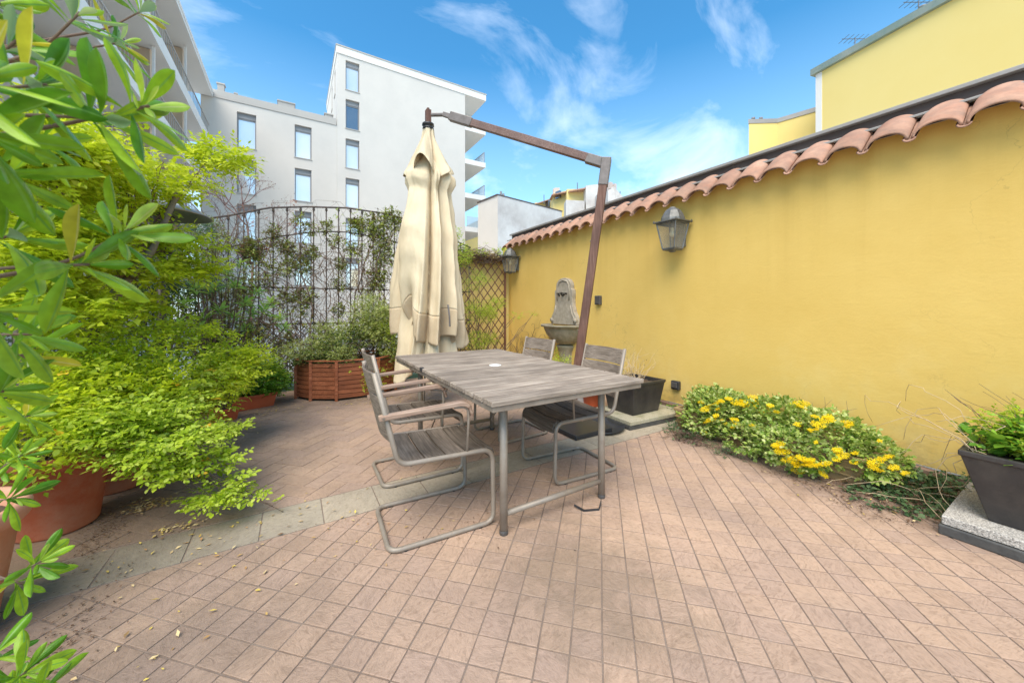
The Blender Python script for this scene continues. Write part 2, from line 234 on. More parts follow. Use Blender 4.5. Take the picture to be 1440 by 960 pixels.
# ------------------------------------------------------------------ object helpers
def tag(o, label=None, cat=None, group=None, kind=None):
    if label: o['label'] = label
    if cat: o['category'] = cat
    if group: o['group'] = group
    if kind: o['kind'] = kind
    return o
def thing(name, label, cat, loc=(0, 0, 0), rotz=0.0, group=None):
    o = bpy.data.objects.new(name, None); C.objects.link(o); o.empty_display_size = 0.1
    o.location = loc; o.rotation_euler = (0, 0, rotz)
    return tag(o, label, cat, group)
class MB:
    """collects shapes for ONE mesh object"""
    def __init__(s): s.v = []; s.f = []; s.uv = None
    def add(s, vs, fs):
        n = len(s.v); s.v += [tuple(p) for p in vs]; s.f += [tuple(i+n for i in f) for f in fs]; return s
    def box(s, a, b, rz=0.0, piv=None):
        x0, y0, z0 = a; x1, y1, z1 = b
        vs = [Vector(p) for p in ((x0, y0, z0), (x1, y0, z0), (x1, y1, z0), (x0, y1, z0), (x0, y0, z1), (x1, y0, z1), (x1, y1, z1), (x0, y1, z1))]
        if rz:
            c = Vector(piv) if piv else Vector(((x0+x1)/2, (y0+y1)/2, 0)); R = Matrix.Rotation(rz, 3, 'Z')
            vs = [R @ (p-c)+c for p in vs]
        return s.add(vs, [(0, 3, 2, 1), (4, 5, 6, 7), (0, 1, 5, 4), (1, 2, 6, 5), (2, 3, 7, 6), (3, 0, 4, 7)])
    def bar(s, p, q, w, h, up=(0, 0, 1)):
        p, q = Vector(p), Vector(q); d = (q-p).normalized(); u = Vector(up)
        if abs(d.dot(u)) > 0.99: u = Vector((1, 0, 0))
        x = d.cross(u).normalized()*w/2; y = x.cross(d).normalized()*h/2
        vs = [p-x-y, p+x-y, p+x+y, p-x+y, q-x-y, q+x-y, q+x+y, q-x+y]
        return s.add(vs, [(0, 1, 2, 3), (7, 6, 5, 4), (0, 4, 5, 1), (1, 5, 6, 2), (2, 6, 7, 3), (3, 7, 4, 0)])
    def tube(s, pts, r, n=8, closed=False, cap=True):
        P = [Vector(p) for p in pts]; m = len(P); R = r if hasattr(r, '__len__') else [r]*m
        T = []
        for i in range(m):
            a = P[(i-1) % m] if (closed or i > 0) else P[i]; b = P[(i+1) % m] if (closed or i < m-1) else P[i]
            d = (b-a); T.append(d.normalized() if d.length > 1e-9 else Vector((0, 0, 1)))
        u = T[0].orthogonal().normalized(); vs = []
        for i in range(m):
            u = (u-T[i]*u.dot(T[i])); u = u.normalized() if u.length > 1e-6 else T[i].orthogonal().normalized()
            w = T[i].cross(u)
            for k in range(n):
                a = 2*PI*k/n; vs.append(P[i]+(u*math.cos(a)+w*math.sin(a))*R[i])
        fs = []
        for i in range(m if closed else m-1):
            for k in range(n):
                a = i*n+k; b = i*n+(k+1) % n; c = ((i+1) % m)*n+(k+1) % n; d = ((i+1) % m)*n+k
                fs.append((a, b, c, d))
        if cap and not closed: fs += [tuple(reversed(range(n))), tuple((m-1)*n+k for k in range(n))]
        return s.add(vs, fs)
    def lathe(s, prof, c=(0, 0, 0), n=32, a0=0.0, a1=2*PI, sx=1, sy=1):
        full = abs(a1-a0-2*PI) < 1e-6; cols = n if full else n+1; vs = []
        for r, z in prof:
            for k in range(cols):
                a = a0+(a1-a0)*k/n; vs.append((c[0]+r*math.cos(a)*sx, c[1]+r*math.sin(a)*sy, c[2]+z))
        fs = []
        for i in range(len(prof)-1):
            for k in range(n):
                k2 = (k+1) % cols if full else k+1
                fs.append((i*cols+k, i*cols+k2, (i+1)*cols+k2, (i+1)*cols+k))
        return s.add(vs, fs)
    def prism(s, poly, z0, z1):
        n = len(poly); vs = [(x, y, z0) for x, y in poly]+[(x, y, z1) for x, y in poly]
        return s.add(vs, [tuple(reversed(range(n))), tuple(range(n, 2*n))]+[(i, (i+1) % n, n+(i+1) % n, n+i) for i in range(n)])
    def build(s, name, m, parent=None, smooth=False, bevel=0.0, world=False, seg=2):
        me = bpy.data.meshes.new(name); vs = s.v
        if world and parent is not None:
            inv = (Matrix.Translation(parent.location) @ Matrix.Rotation(parent.rotation_euler.z, 4, 'Z')).inverted()
            vs = [tuple(inv @ Vector(p)) for p in vs]
        me.from_pydata(vs, [], s.f); me.materials.append(m)
        bm = bmesh.new(); bm.from_mesh(me); bmesh.ops.recalc_face_normals(bm, faces=bm.faces); bm.to_mesh(me); bm.free()
        o = bpy.data.objects.new(name, me); C.objects.link(o)
        if parent is not None: o.parent = parent
        if smooth: me.shade_smooth()
        if bevel:
            b = o.modifiers.new('Bevel', 'BEVEL'); b.width = bevel; b.segments = seg; b.limit_method = 'ANGLE'; b.angle_limit = math.radians(40)
        return o
def fillet(pts, r, n=6):
    P = [Vector(p) for p in pts]; out = [P[0]]
    for i in range(1, len(P)-1):
        a, b, c = P[i-1], P[i], P[i+1]; d1 = (a-b); d2 = (c-b); rr = r[i] if isinstance(r, dict) and i in r else (r.get('d', 0.05) if isinstance(r, dict) else r)
        ang = d1.angle(d2)
        if ang > PI-0.02 or rr <= 0: out.append(b); continue
        t = min(rr/math.tan(ang/2), d1.length*0.49, d2.length*0.49); p = b+d1.normalized()*t; q = b+d2.normalized()*t
        for k in range(n+1):
            f = k/n; out.append((1-f)**2*p+2*f*(1-f)*b+f*f*q)
    out.append(P[-1]); return out
def copy_thing(src, loc, rotz, label, name=None):
    r = src.copy(); C.objects.link(r); r.location = loc; r.rotation_euler = (0, 0, rotz); r['label'] = label
    for ch in list(src.children):
        c = ch.copy(); C.objects.link(c); c.parent = r
        for g in ch.children:
            d = g.copy(); C.objects.link(d); d.parent = c
    return r
# ------------------------------------------------------------------ leaves
def norm(a): return a/np.maximum(np.linalg.norm(a, axis=1, keepdims=True), 1e-9)
def leaf_mesh(name, pos, dr, nrm, ln, wd, m, parent=None, fold=0.25, detail=1, droop=0.15):
    """many separate leaves (each an island) as one mesh; world coordinates, made local to the parent"""
    pos = np.asarray(pos, float); n = len(pos)
    if parent is not None: pos = pos-np.array(parent.location)
    dr = norm(np.asarray(dr, float)); nrm = np.asarray(nrm, float)
    side = norm(np.cross(dr, nrm)); up = np.cross(side, dr)
    ln = np.asarray(ln, float).reshape(-1, 1)*np.ones((n, 1)); wd = np.asarray(wd, float).reshape(-1, 1)*np.ones((n, 1))
    if detail == 1:
        T = [(0, 0, 0), (0.42, -0.5, 1), (0.5, 0, 0), (0.42, 0.5, 1), (1, 0, 0)]; F = [(0, 1, 2), (1, 4, 2), (0, 2, 3), (2, 4, 3)]
    else:
        T = [(0, 0, 0), (0.25, -0.38, 1), (0.3, 0, 0), (0.25, 0.38, 1), (0.65, -0.46, 1), (0.68, 0, 0), (0.65, 0.46, 1), (1, 0, 0)]
        F = [(0, 1, 2), (0, 2, 3), (1, 4, 5, 2), (2, 5, 6, 3), (4, 7, 5), (5, 7, 6)]
    V = np.zeros((n, len(T), 3))
    for i, (t, w, e) in enumerate(T):
        V[:, i] = pos+dr*ln*t+side*wd*w+up*(e*fold*wd*0.5)-up*(droop*ln*t*t)
    k = len(T); Fa = []
    verts = V.reshape(-1, 3); me = bpy.data.meshes.new(name)
    loops = []; starts = []; st = 0; tot = []
    base = np.arange(n)*k
    loop_arr = np.concatenate([np.array([list(f)])+0 for f in F], axis=1) if False else None
    per = [i for f in F for i in f]; sizes = [len(f) for f in F]
    L_ = (base[:, None]+np.array(per)[None, :]).reshape(-1)
    lt = np.tile(np.array(sizes), n); ls = np.concatenate([[0], np.cumsum(lt)[:-1]])
    me.vertices.add(len(verts)); me.vertices.foreach_set('co', verts.astype(np.float32).ravel())
    me.loops.add(len(L_)); me.loops.foreach_set('vertex_index', L_.astype(np.int32))
    me.polygons.add(len(lt)); me.polygons.foreach_set('loop_start', ls.astype(np.int32)); me.polygons.foreach_set('loop_total', lt.astype(np.int32))
    me.update(); me.validate(); me.materials.append(m)
    o = bpy.data.objects.new(name, me); C.objects.link(o)
    if parent is not None: o.parent = parent
    return o
def blob_points(blobs, n, shell=0.55):
    """points through a set of ellipsoids (cx,cy,cz,rx,ry,rz), denser outwards, with clumps"""
    B = np.array(blobs, float); vol = B[:, 3]*B[:, 4]*B[:, 5]; pr = vol**0.75; pr /= pr.sum()
    idx = RNG.choice(len(B), n, p=pr); d = norm(RNG.normal(size=(n, 3)))
    r = (shell+(1-shell)*RNG.random(n)**0.7); r *= (0.82+0.36*RNG.random(n))
    p = B[idx, :3]+d*r[:, None]*B[idx, 3:6]
    return p, d
def clump_filter(p, scale=5.0, thr=0.0):
    ph = RNG.random(6)*6
    v = np.sin(p[:, 0]*scale+ph[0]+1.3*np.sin(p[:, 1]*scale*0.7+ph[1]))+np.sin(p[:, 1]*scale*1.1+ph[2]+np.sin(p[:, 2]*scale+ph[3]))+np.sin(p[:, 2]*scale*1.3+ph[4]+np.sin(p[:, 0]*scale*1.7+ph[5]))
    return v+RNG.normal(size=len(p))*0.6 > thr
def sprays(blobs, n, leaflets=7, slen=0.12, lsize=0.03, lw=0.5, flat=0.7, out=0.6, shell=0.4, thr=-0.8, zmin=0.03, cs=5.0):
    """pinnate sprays: returns positions, directions, normals of the leaflets"""
    p, d = blob_points(blobs, n, shell); k = clump_filter(p, cs, thr) & (p[:, 2] > zmin); p, d = p[k], d[k]; n = len(p)
    rd = norm(RNG.normal(size=(n, 3))); ax = d*out+rd*0.6; ax[:, 2] = ax[:, 2]*(1-flat)+0.05; ax = norm(ax)
    up = np.tile(np.array([[0, 0, 1.0]]), (n, 1))+RNG.normal(size=(n, 3))*0.35; side = norm(np.cross(ax, up)); up = np.cross(side, ax)
    P, D, U = [], [], []
    L = slen*(0.7+0.6*RNG.random(n))
    for j in range(leaflets):
        t = (j+1)/leaflets if leaflets > 1 else 0
        s = 0 if j == leaflets-1 else (1 if j % 2 else -1)
        q = p+ax*(L*t)[:, None]; dd = ax*(0.55 if s else 1)+side*s*0.85+RNG.normal(size=(n, 3))*0.18
        P.append(q); D.append(dd); U.append(up+RNG.normal(size=(n, 3))*0.3)
    P = np.concatenate(P); D = np.concatenate(D); U = np.concatenate(U)
    S = lsize*(0.45+0.35*RNG.random(len(P))+0.75*RNG.random(len(P))**2)*np.tile(0.75+0.5*RNG.random(n), leaflets)
    return P, D, U, S, S*lw
def jitter_blobs(blobs, k=4):
    out = []
    for (x, y, z, a, b, c) in blobs:
        for _ in range(k):
            s = random.uniform(0.42, 0.80); d = V3(random.gauss(0, 1), random.gauss(0, 1), random.gauss(0, 1)).normalized()*random.uniform(0.25, 0.75)
            out.append((x+d.x*a, y+d.y*b, z+d.z*c, a*s, b*s, c*s*random.uniform(0.8, 1.3)))
    return out
def foliage(name, parent, m, blobs, n, detail=1, fold=0.25, split=0, **k):
    if split: blobs = jitter_blobs(blobs, split)
    P, D, U, S, W = sprays(blobs, n, **k)
    return leaf_mesh(name, P, D, U, S, W, m, parent, fold=fold, detail=detail)
def wander(p, q, n=8, j=0.03, sag=0.0):
    p, q = Vector(p), Vector(q); out = []
    o = Vector((0, 0, 0))
    for i in range(n+1):
        t = i/n; o = o+Vector((random.gauss(0, j), random.gauss(0, j), random.gauss(0, j)))*(1 if 0 < i < n else 0)
        out.append(p.lerp(q, t)+o*math.sin(PI*min(1, t*0.9+0.05))+Vector((0, 0, sag*math.sin(PI*t))))
    return out
def stems(name, parent, m, base, tips, r0=0.008, r1=0.002, j=0.02, sag=0.04, n=7, sides=6):
    mb = MB()
    for t in tips:
        pts = wander(base if not callable(base) else base(), t, n, j, sag); k = len(pts)
        mb.tube(pts, [r0+(r1-r0)*i/(k-1) for i in range(k)], sides)
    return mb.build(name, m, parent, smooth=True, world=True)
def V3(*a): return Vector(a)
def blob_at(u, v, Y, rx, ry=None, rz=None):
    p = at_y(u, v, Y); return (p.x, p.y, p.z, rx, ry or rx, rz or rx)
# ================================================================== SETTING
def struct(name, mb, m, **k): o = mb.build(name, m, **k); o['kind'] = 'structure'; return o
M['ground'] = mat('pale_concrete_ground', (0.55, 0.54, 0.51), 0.9, (0.62, 0.61, 0.58), 0.4)
gr = MB(); gr.add([(-300, -300, -0.06), (300, -300, -0.06), (300, 300, -0.06), (-300, 300, -0.06)], [(0, 1, 2, 3)])
struct('ground', gr, M['ground'])
M['grout'] = mat('grout', (0.17, 0.125, 0.10), 0.95, (0.27, 0.21, 0.17), 6, 0.3, 100)
g2 = MB(); g2.box((-2.9, -2.4, -0.05), (3.76, 6.12, -0.0032)); struct('patio_base', g2, M['grout'])
def tile_mat(name, ca, cb, cc, relief=0.5):
    m = bpy.data.materials.new(name); m.use_nodes = True
    nt = m.node_tree; N = nt.nodes; L = nt.links; b = N['Principled BSDF']; b.inputs['Roughness'].default_value = 0.72
    b.inputs['Specular IOR Level'].default_value = 0.35
    tc = N.new('ShaderNodeTexCoord'); g = N.new('ShaderNodeNewGeometry')
    r = ramp_node(nt, [(0.0, ca), (0.35, cb), (0.7, cc), (1.0, ca)]); L.new(g.outputs['Random Per Island'], r.inputs[0])
    # every tile gets its own piece of the riven texture
    rot = N.new('ShaderNodeVectorRotate'); rot.rotation_type = 'Z_AXIS'
    ml = N.new('ShaderNodeMath'); ml.operation = 'MULTIPLY'; ml.inputs[1].default_value = 40; L.new(g.outputs['Random Per Island'], ml.inputs[0])
    L.new(tc.outputs['Object'], rot.inputs['Vector']); L.new(ml.outputs[0], rot.inputs['Angle'])
    mp = N.new('ShaderNodeMapping'); mp.inputs['Scale'].default_value = (1, 2.2, 1); L.new(rot.outputs[0], mp.inputs[0])
    nz = N.new('ShaderNodeTexNoise'); nz.inputs['Scale'].default_value = 26; nz.inputs['Detail'].default_value = 7; nz.inputs['Roughness'].default_value = 0.62; nz.inputs['Distortion'].default_value = 1.4
    L.new(mp.outputs[0], nz.inputs['Vector'])
    r1 = ramp_node(nt, [(0.28, (0.70, 0.68, 0.66)), (0.5, (0.99, 0.99, 0.99)), (0.75, (1.14, 1.13, 1.12))]); L.new(nz.outputs[0], r1.inputs[0])
    m1 = N.new('ShaderNodeMixRGB'); m1.blend_type = 'MULTIPLY'; m1.inputs[0].default_value = 1; L.new(r.outputs[0], m1.inputs[1]); L.new(r1.outputs[0], m1.inputs[2])
    # broad weathering
    nb = N.new('ShaderNodeTexNoise'); nb.inputs['Scale'].default_value = 1.3; nb.inputs['Detail'].default_value = 6; L.new(tc.outputs['Object'], nb.inputs['Vector'])
    rb = ramp_node(nt, [(0.3, (0.82, 0.82, 0.84)), (0.7, (1.1, 1.07, 1.04))]); L.new(nb.outputs[0], rb.inputs[0])
    m2 = N.new('ShaderNodeMixRGB'); m2.blend_type = 'MULTIPLY'; m2.inputs[0].default_value = 1; L.new(m1.outputs[0], m2.inputs[1]); L.new(rb.outputs[0], m2.inputs[2])
    # grime: by the planters on the left, and a blotch by the table end
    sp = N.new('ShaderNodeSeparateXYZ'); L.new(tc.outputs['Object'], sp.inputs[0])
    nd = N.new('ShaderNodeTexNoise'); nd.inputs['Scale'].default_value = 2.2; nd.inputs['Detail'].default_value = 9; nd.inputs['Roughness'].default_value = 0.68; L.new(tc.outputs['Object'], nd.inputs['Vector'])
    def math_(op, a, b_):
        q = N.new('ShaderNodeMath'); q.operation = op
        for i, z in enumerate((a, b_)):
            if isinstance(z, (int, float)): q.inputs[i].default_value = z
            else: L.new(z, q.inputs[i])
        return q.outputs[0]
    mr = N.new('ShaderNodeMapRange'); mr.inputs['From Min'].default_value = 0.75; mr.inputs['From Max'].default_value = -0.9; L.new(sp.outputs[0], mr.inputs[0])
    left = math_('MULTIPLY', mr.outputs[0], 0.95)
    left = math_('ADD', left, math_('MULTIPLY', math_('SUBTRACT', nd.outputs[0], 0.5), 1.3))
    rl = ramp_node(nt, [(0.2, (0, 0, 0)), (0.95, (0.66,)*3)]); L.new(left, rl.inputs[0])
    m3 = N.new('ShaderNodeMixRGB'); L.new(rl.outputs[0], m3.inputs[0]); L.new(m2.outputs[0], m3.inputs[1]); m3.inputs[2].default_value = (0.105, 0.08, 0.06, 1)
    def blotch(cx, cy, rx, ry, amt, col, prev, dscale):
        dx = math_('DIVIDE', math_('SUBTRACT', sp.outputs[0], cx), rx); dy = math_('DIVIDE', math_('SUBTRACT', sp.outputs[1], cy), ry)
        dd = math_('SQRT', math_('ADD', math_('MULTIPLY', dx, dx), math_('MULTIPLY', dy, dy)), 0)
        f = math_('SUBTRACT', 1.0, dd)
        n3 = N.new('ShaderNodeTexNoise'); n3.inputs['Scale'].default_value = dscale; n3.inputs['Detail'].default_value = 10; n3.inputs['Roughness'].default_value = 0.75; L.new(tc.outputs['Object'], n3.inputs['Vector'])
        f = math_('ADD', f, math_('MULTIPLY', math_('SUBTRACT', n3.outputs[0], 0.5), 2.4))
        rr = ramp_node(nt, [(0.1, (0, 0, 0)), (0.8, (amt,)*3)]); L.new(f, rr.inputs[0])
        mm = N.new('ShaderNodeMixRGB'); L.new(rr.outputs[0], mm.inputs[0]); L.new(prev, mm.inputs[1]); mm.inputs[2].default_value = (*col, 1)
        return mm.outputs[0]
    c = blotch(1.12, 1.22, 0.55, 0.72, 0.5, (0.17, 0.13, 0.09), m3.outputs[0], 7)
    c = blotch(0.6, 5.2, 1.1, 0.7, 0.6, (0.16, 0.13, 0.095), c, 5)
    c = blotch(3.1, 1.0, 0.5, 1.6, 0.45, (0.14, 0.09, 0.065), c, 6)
    L.new(c, b.inputs['Base Color'])
    nf = N.new('ShaderNodeTexNoise'); nf.inputs['Scale'].default_value = 160; nf.inputs['Detail'].default_value = 3; L.new(tc.outputs['Object'], nf.inputs['Vector'])
    hs = math_('ADD', nz.outputs[0], math_('MULTIPLY', nf.outputs[0], 0.35))
    bp = N.new('ShaderNodeBump'); bp.inputs['Strength'].default_value = relief; bp.inputs['Distance'].default_value = 0.006
    L.new(hs, bp.inputs['Height']); L.new(bp.outputs[0], b.inputs['Normal'])
    return m
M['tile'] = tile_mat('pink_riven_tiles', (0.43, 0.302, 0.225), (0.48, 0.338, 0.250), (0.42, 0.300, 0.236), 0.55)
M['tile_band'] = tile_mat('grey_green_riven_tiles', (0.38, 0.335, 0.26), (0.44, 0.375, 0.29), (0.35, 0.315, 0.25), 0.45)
def clip_poly(poly, inside, inter):
    out = []
    for i in range(len(poly)):
        a, b = poly[i-1], poly[i]
        ia, ib = inside(a), inside(b)
        if ia != ib: out.append(inter(a, b))
        if ib: out.append(b)
    return out
def clip_rect(poly, x0, x1, y0, y1):
    def cx(x): return lambda a, b: (x, a[1]+(b[1]-a[1])*(x-a[0])/(b[0]-a[0]))
    def cy(y): return lambda a, b: (a[0]+(b[0]-a[0])*(y-a[1])/(b[1]-a[1]), y)
    for ins, it in ((lambda p: p[0] > x0, cx(x0)), (lambda p: p[0] < x1, cx(x1)), (lambda p: p[1] > y0, cy(y0)), (lambda p: p[1] < y1, cy(y1))):
        poly = clip_poly(poly, ins, it)
        if len(poly) < 3: return []
    return poly
def inset(poly, d):
    n = len(poly); out = []
    A = sum(poly[i-1][0]*poly[i][1]-poly[i][0]*poly[i-1][1] for i in range(n))
    if A < 0: poly = poly[::-1]
    for i in range(n):
        p0, p1, p2 = Vector(poly[i-1]), Vector(poly[i]), Vector(poly[(i+1) % n])
        e1 = (p1-p0); e2 = (p2-p1)
        if e1.length < 1e-5 or e2.length < 1e-5: out.append(p1); continue
        n1 = Vector((-e1.y, e1.x)).normalized(); n2 = Vector((-e2.y, e2.x)).normalized()
        k = 1+n1.dot(n2); k = max(k, 0.35)
        out.append(p1+(n1+n2)*d/k)
    return [(p[0], p[1]) for p in out]
def poly_area(p): return abs(sum(p[i-1][0]*p[i][1]-p[i][0]*p[i-1][1] for i in range(len(p))))/2
def add_tile(mb, poly, gap=0.0028):
    c = []
    for p in poly:
        if not c or (abs(p[0]-c[-1][0])+abs(p[1]-c[-1][1])) > 1e-4: c.append(p)
    if len(c) > 1 and (abs(c[0][0]-c[-1][0])+abs(c[0][1]-c[-1][1])) < 1e-4: c.pop()
    if len(c) < 3 or poly_area(c) < 0.0006: return
    dz = random.gauss(0, 0.0004); tx, ty = random.gauss(0, 0.006), random.gauss(0, 0.006)
    cx = sum(p[0] for p in c)/len(c); cy = sum(p[1] for p in c)/len(c)
    g = gap*random.uniform(0.75, 1.35)
    r0 = inset(c, g); r1 = inset(c, g+0.0016); n = len(r0)
    def zz(p, z): return (p[0], p[1], z+dz+(p[0]-cx)*tx+(p[1]-cy)*ty)
    vs = [zz(p, -0.012) for p in r0]+[zz(p, -0.0010) for p in r0]+[zz(p, 0) for p in r1]
    fs = [tuple(2*n+i for i in range(n))]
    for k in (0, 1):
        for i in range(n): fs.append((k*n+i, k*n+(i+1) % n, (k+1)*n+(i+1) % n, (k+1)*n+i))
    mb.add(vs, fs)
def rot2(x, y, a): return (x*math.cos(a)-y*math.sin(a), x*math.sin(a)+y*math.cos(a))
ANG = math.radians(-44.6); PIT = 0.1105; O0 = (0.896, 0.891)
mb = MB()
for i in range(-45, 46):
    for j in range(-45, 46):
        p = [rot2(PIT*(i+a), PIT*(j+b), ANG) for a, b in ((0, 0), (1, 0), (1, 1), (0, 1))]
        p = clip_rect([(x+O0[0], y+O0[1]) for x, y in p], -2.8, 3.72, -2.3, 2.256)
        if p: add_tile(mb, p)
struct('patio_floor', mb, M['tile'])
mb = MB()
for i in range(-10, 14):
    for (x0, x1) in ((i*0.2995-0.15, (i+1)*0.2995-0.15),):
        p = clip_rect([(x0, 2.26), (x1, 2.26), (x1, 2.566), (x0, 2.566)], -2.8, 3.72, 2.2, 2.6)
        if p: add_tile(mb, p, 0.0026)
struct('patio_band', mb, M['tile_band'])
mb = MB(); W = 0.125
for i in range(-60, 60):
    for j in range(-60, 60):
        k = (i-j) % 4
        if k == 0: r = (i, j, i+2, j+1)
        elif k == 3: r = (i, j, i+1, j+2)
        else: continue
        p = [rot2(W*x, W*y, math.radians(45)) for x, y in ((r[0], r[1]), (r[2], r[1]), (r[2], r[3]), (r[0], r[3]))]
        cx, cy = p[0][0]+0.5, p[0][1]+4.3
        if not (-3.2 < cx < 4.2 and 2.2 < cy < 6.6): continue
        p = clip_rect([(x+0.5, y+4.3) for x, y in p], -2.8, 3.72, 2.57, 6.1)
        if p: add_tile(mb, p, 0.0024)
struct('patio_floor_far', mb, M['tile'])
# ================================================================== YELLOW WALL
WX = 3.74
wall = thing('garden_wall', 'long yellow plastered wall topped with a row of curved clay tiles', 'wall', (WX, 2.0, 0))
mb = MB(); mb.box((WX, -3.0, 0.10), (WX+0.19, 6.55, 2.445)); mb.build('wall_body', M['yellow_wall'], wall, world=True)
# skirting with slightly wavy top
mb = MB(); ys = np.linspace(-3.0, 6.28, 60); vs = []; fs = []
for i, y in enumerate(ys):
    x = WX-0.012; zt = 0.085+0.006*math.sin(y*7)+random.gauss(0, 0.002)
    vs += [(x-0.012, y, -0.02), (x-0.010, y, zt), (WX+0.01, y, zt+0.012)]
for i in range(len(ys)-1):
    a = i*3
    fs += [(a, a+3, a+4, a+1), (a+1, a+4, a+5, a+2)]
mb.add(vs, fs); mb.build('skirting', M['skirt'], wall, world=True)
# clay tiles: each cover tile is a half barrel with a real thickness, between trough tiles
TP = 0.2355; T0 = 0.478
cov = MB()
for k in range(-14, 25):
    y0 = T0+k*TP
    if y0+TP > 6.5: break
    jx = random.gauss(0, 0.006); jz = random.gauss(0, 0.003); jr = random.gauss(0, 0.012)
    n = 14; rows = []
    for (x, z, w) in ((WX-0.155+jx, 2.335+jz, 1.0), (WX+0.06+jx, 2.503+jz, 0.94), (WX+0.13, 2.545+jz, 0.88)):
        ring = []
        for q in range(n+1):
            a = PI*q/n; rr = 0.5*TP*0.96*w
            ring.append((math.cos(a)*rr, math.sin(a)**0.9*0.082*w))
        rows.append((x, z, ring))
    vs = []; fs = []
    for (x, z, ring) in rows:
        for (dy, dz) in ring: vs.append((x, y0+TP/2+dy+jr*0.2, z+dz))
        for (dy, dz) in ring: vs.append((x, y0+TP/2+dy*0.86, z+dz*0.86-0.004))
    m_ = 2*(n+1)
    for r in range(2):
        for q in range(n):
            a = r*m_+q; fs.append((a, a+1, a+m_+1, a+m_))
            a = r*m_+(n+1)+q; fs.append((a+1, a, a+m_, a+m_+1))
    for q in range(n): fs.append((q, n+1+q, n+2+q, q+1))
    fs.append((0, m_, m_+n+1, n+1)); fs.append((n, 2*n+1, m_+2*n+1, m_+n))
    fs.append((m_, 2*m_, 2*m_+n+1, m_+n+1)); fs.append((m_+n, m_+2*n+1, 2*m_+2*n+1, 2*m_+n))
    cov.add(vs, fs)
    # trough tile under the joint: a narrow upturned channel
    vs = []; fs = []; n2 = 8
    for (x, z) in ((WX-0.165+jx, 2.328), (WX+0.10, 2.53)):
        for q in range(n2+1):
            a = PI+PI*q/n2; vs.append((x, y0+math.cos(a)*0.034, z+math.sin(a)*0.026+0.012))
        for q in range(n2+1):
            a = PI+PI*q/n2; vs.append((x, y0+math.cos(a)*0.026, z+math.sin(a)*0.018+0.014))
    m2 = 2*(n2+1)
    for q in range(n2):
        fs += [(q, q+1, m2+q+1, m2+q), (n2+1+q, n2+2+q, m2+n2+2+q, m2+n2+1+q), (q, n2+1+q, n2+2+q, q+1)]
    cov.add(vs, fs)
cov.build('roof_tiles', M['rooftile'], wall, world=True, smooth=False).data.shade_smooth()
mb = MB(); mb.add([(WX+0.06, -3, 2.568), (WX+0.26, -3, 2.632), (WX+0.26, 6.5, 2.632), (WX+0.06, 6.5, 2.568),
                   (WX+0.06, -3, 2.550), (WX+0.26, -3, 2.60), (WX+0.26, 6.5, 2.60), (WX+0.06, 6.5, 2.550)],
                  [(0, 1, 2, 3), (7, 6, 5, 4), (0, 3, 7, 4), (1, 5, 6, 2), (0, 4, 5, 1), (3, 2, 6, 7)]); mb.build('flashing', M['flashing'], wall, world=True, bevel=0.004)
mb = MB(); mb.box((WX+0.215, -3, 2.52), (WX+0.34, 6.55, 2.688)); mb.build('fascia', M['fascia'], wall, world=True)
mb = MB(); mb.box((WX+0.17, -3, 2.690), (WX+0.42, 6.58, 2.720)); mb.build('coping', M['flashing'], wall, world=True, bevel=0.004)
# end wall
ew = thing('end_wall', 'short yellow wall closing the corner behind the wooden trellis', 'wall', (3.1, 6.42, 0))
mb = MB(); mb.box((2.42, 6.32, 0), (WX-0.002, 6.5, 2.10)); mb.build('wall_body', M['yellow_far'], ew, world=True)
mb = MB(); mb.box((2.38, 6.27, 2.103), (WX-0.004, 6.54, 2.15)); mb.build('coping', M['rooftile'], ew, world=True, bevel=0.01)
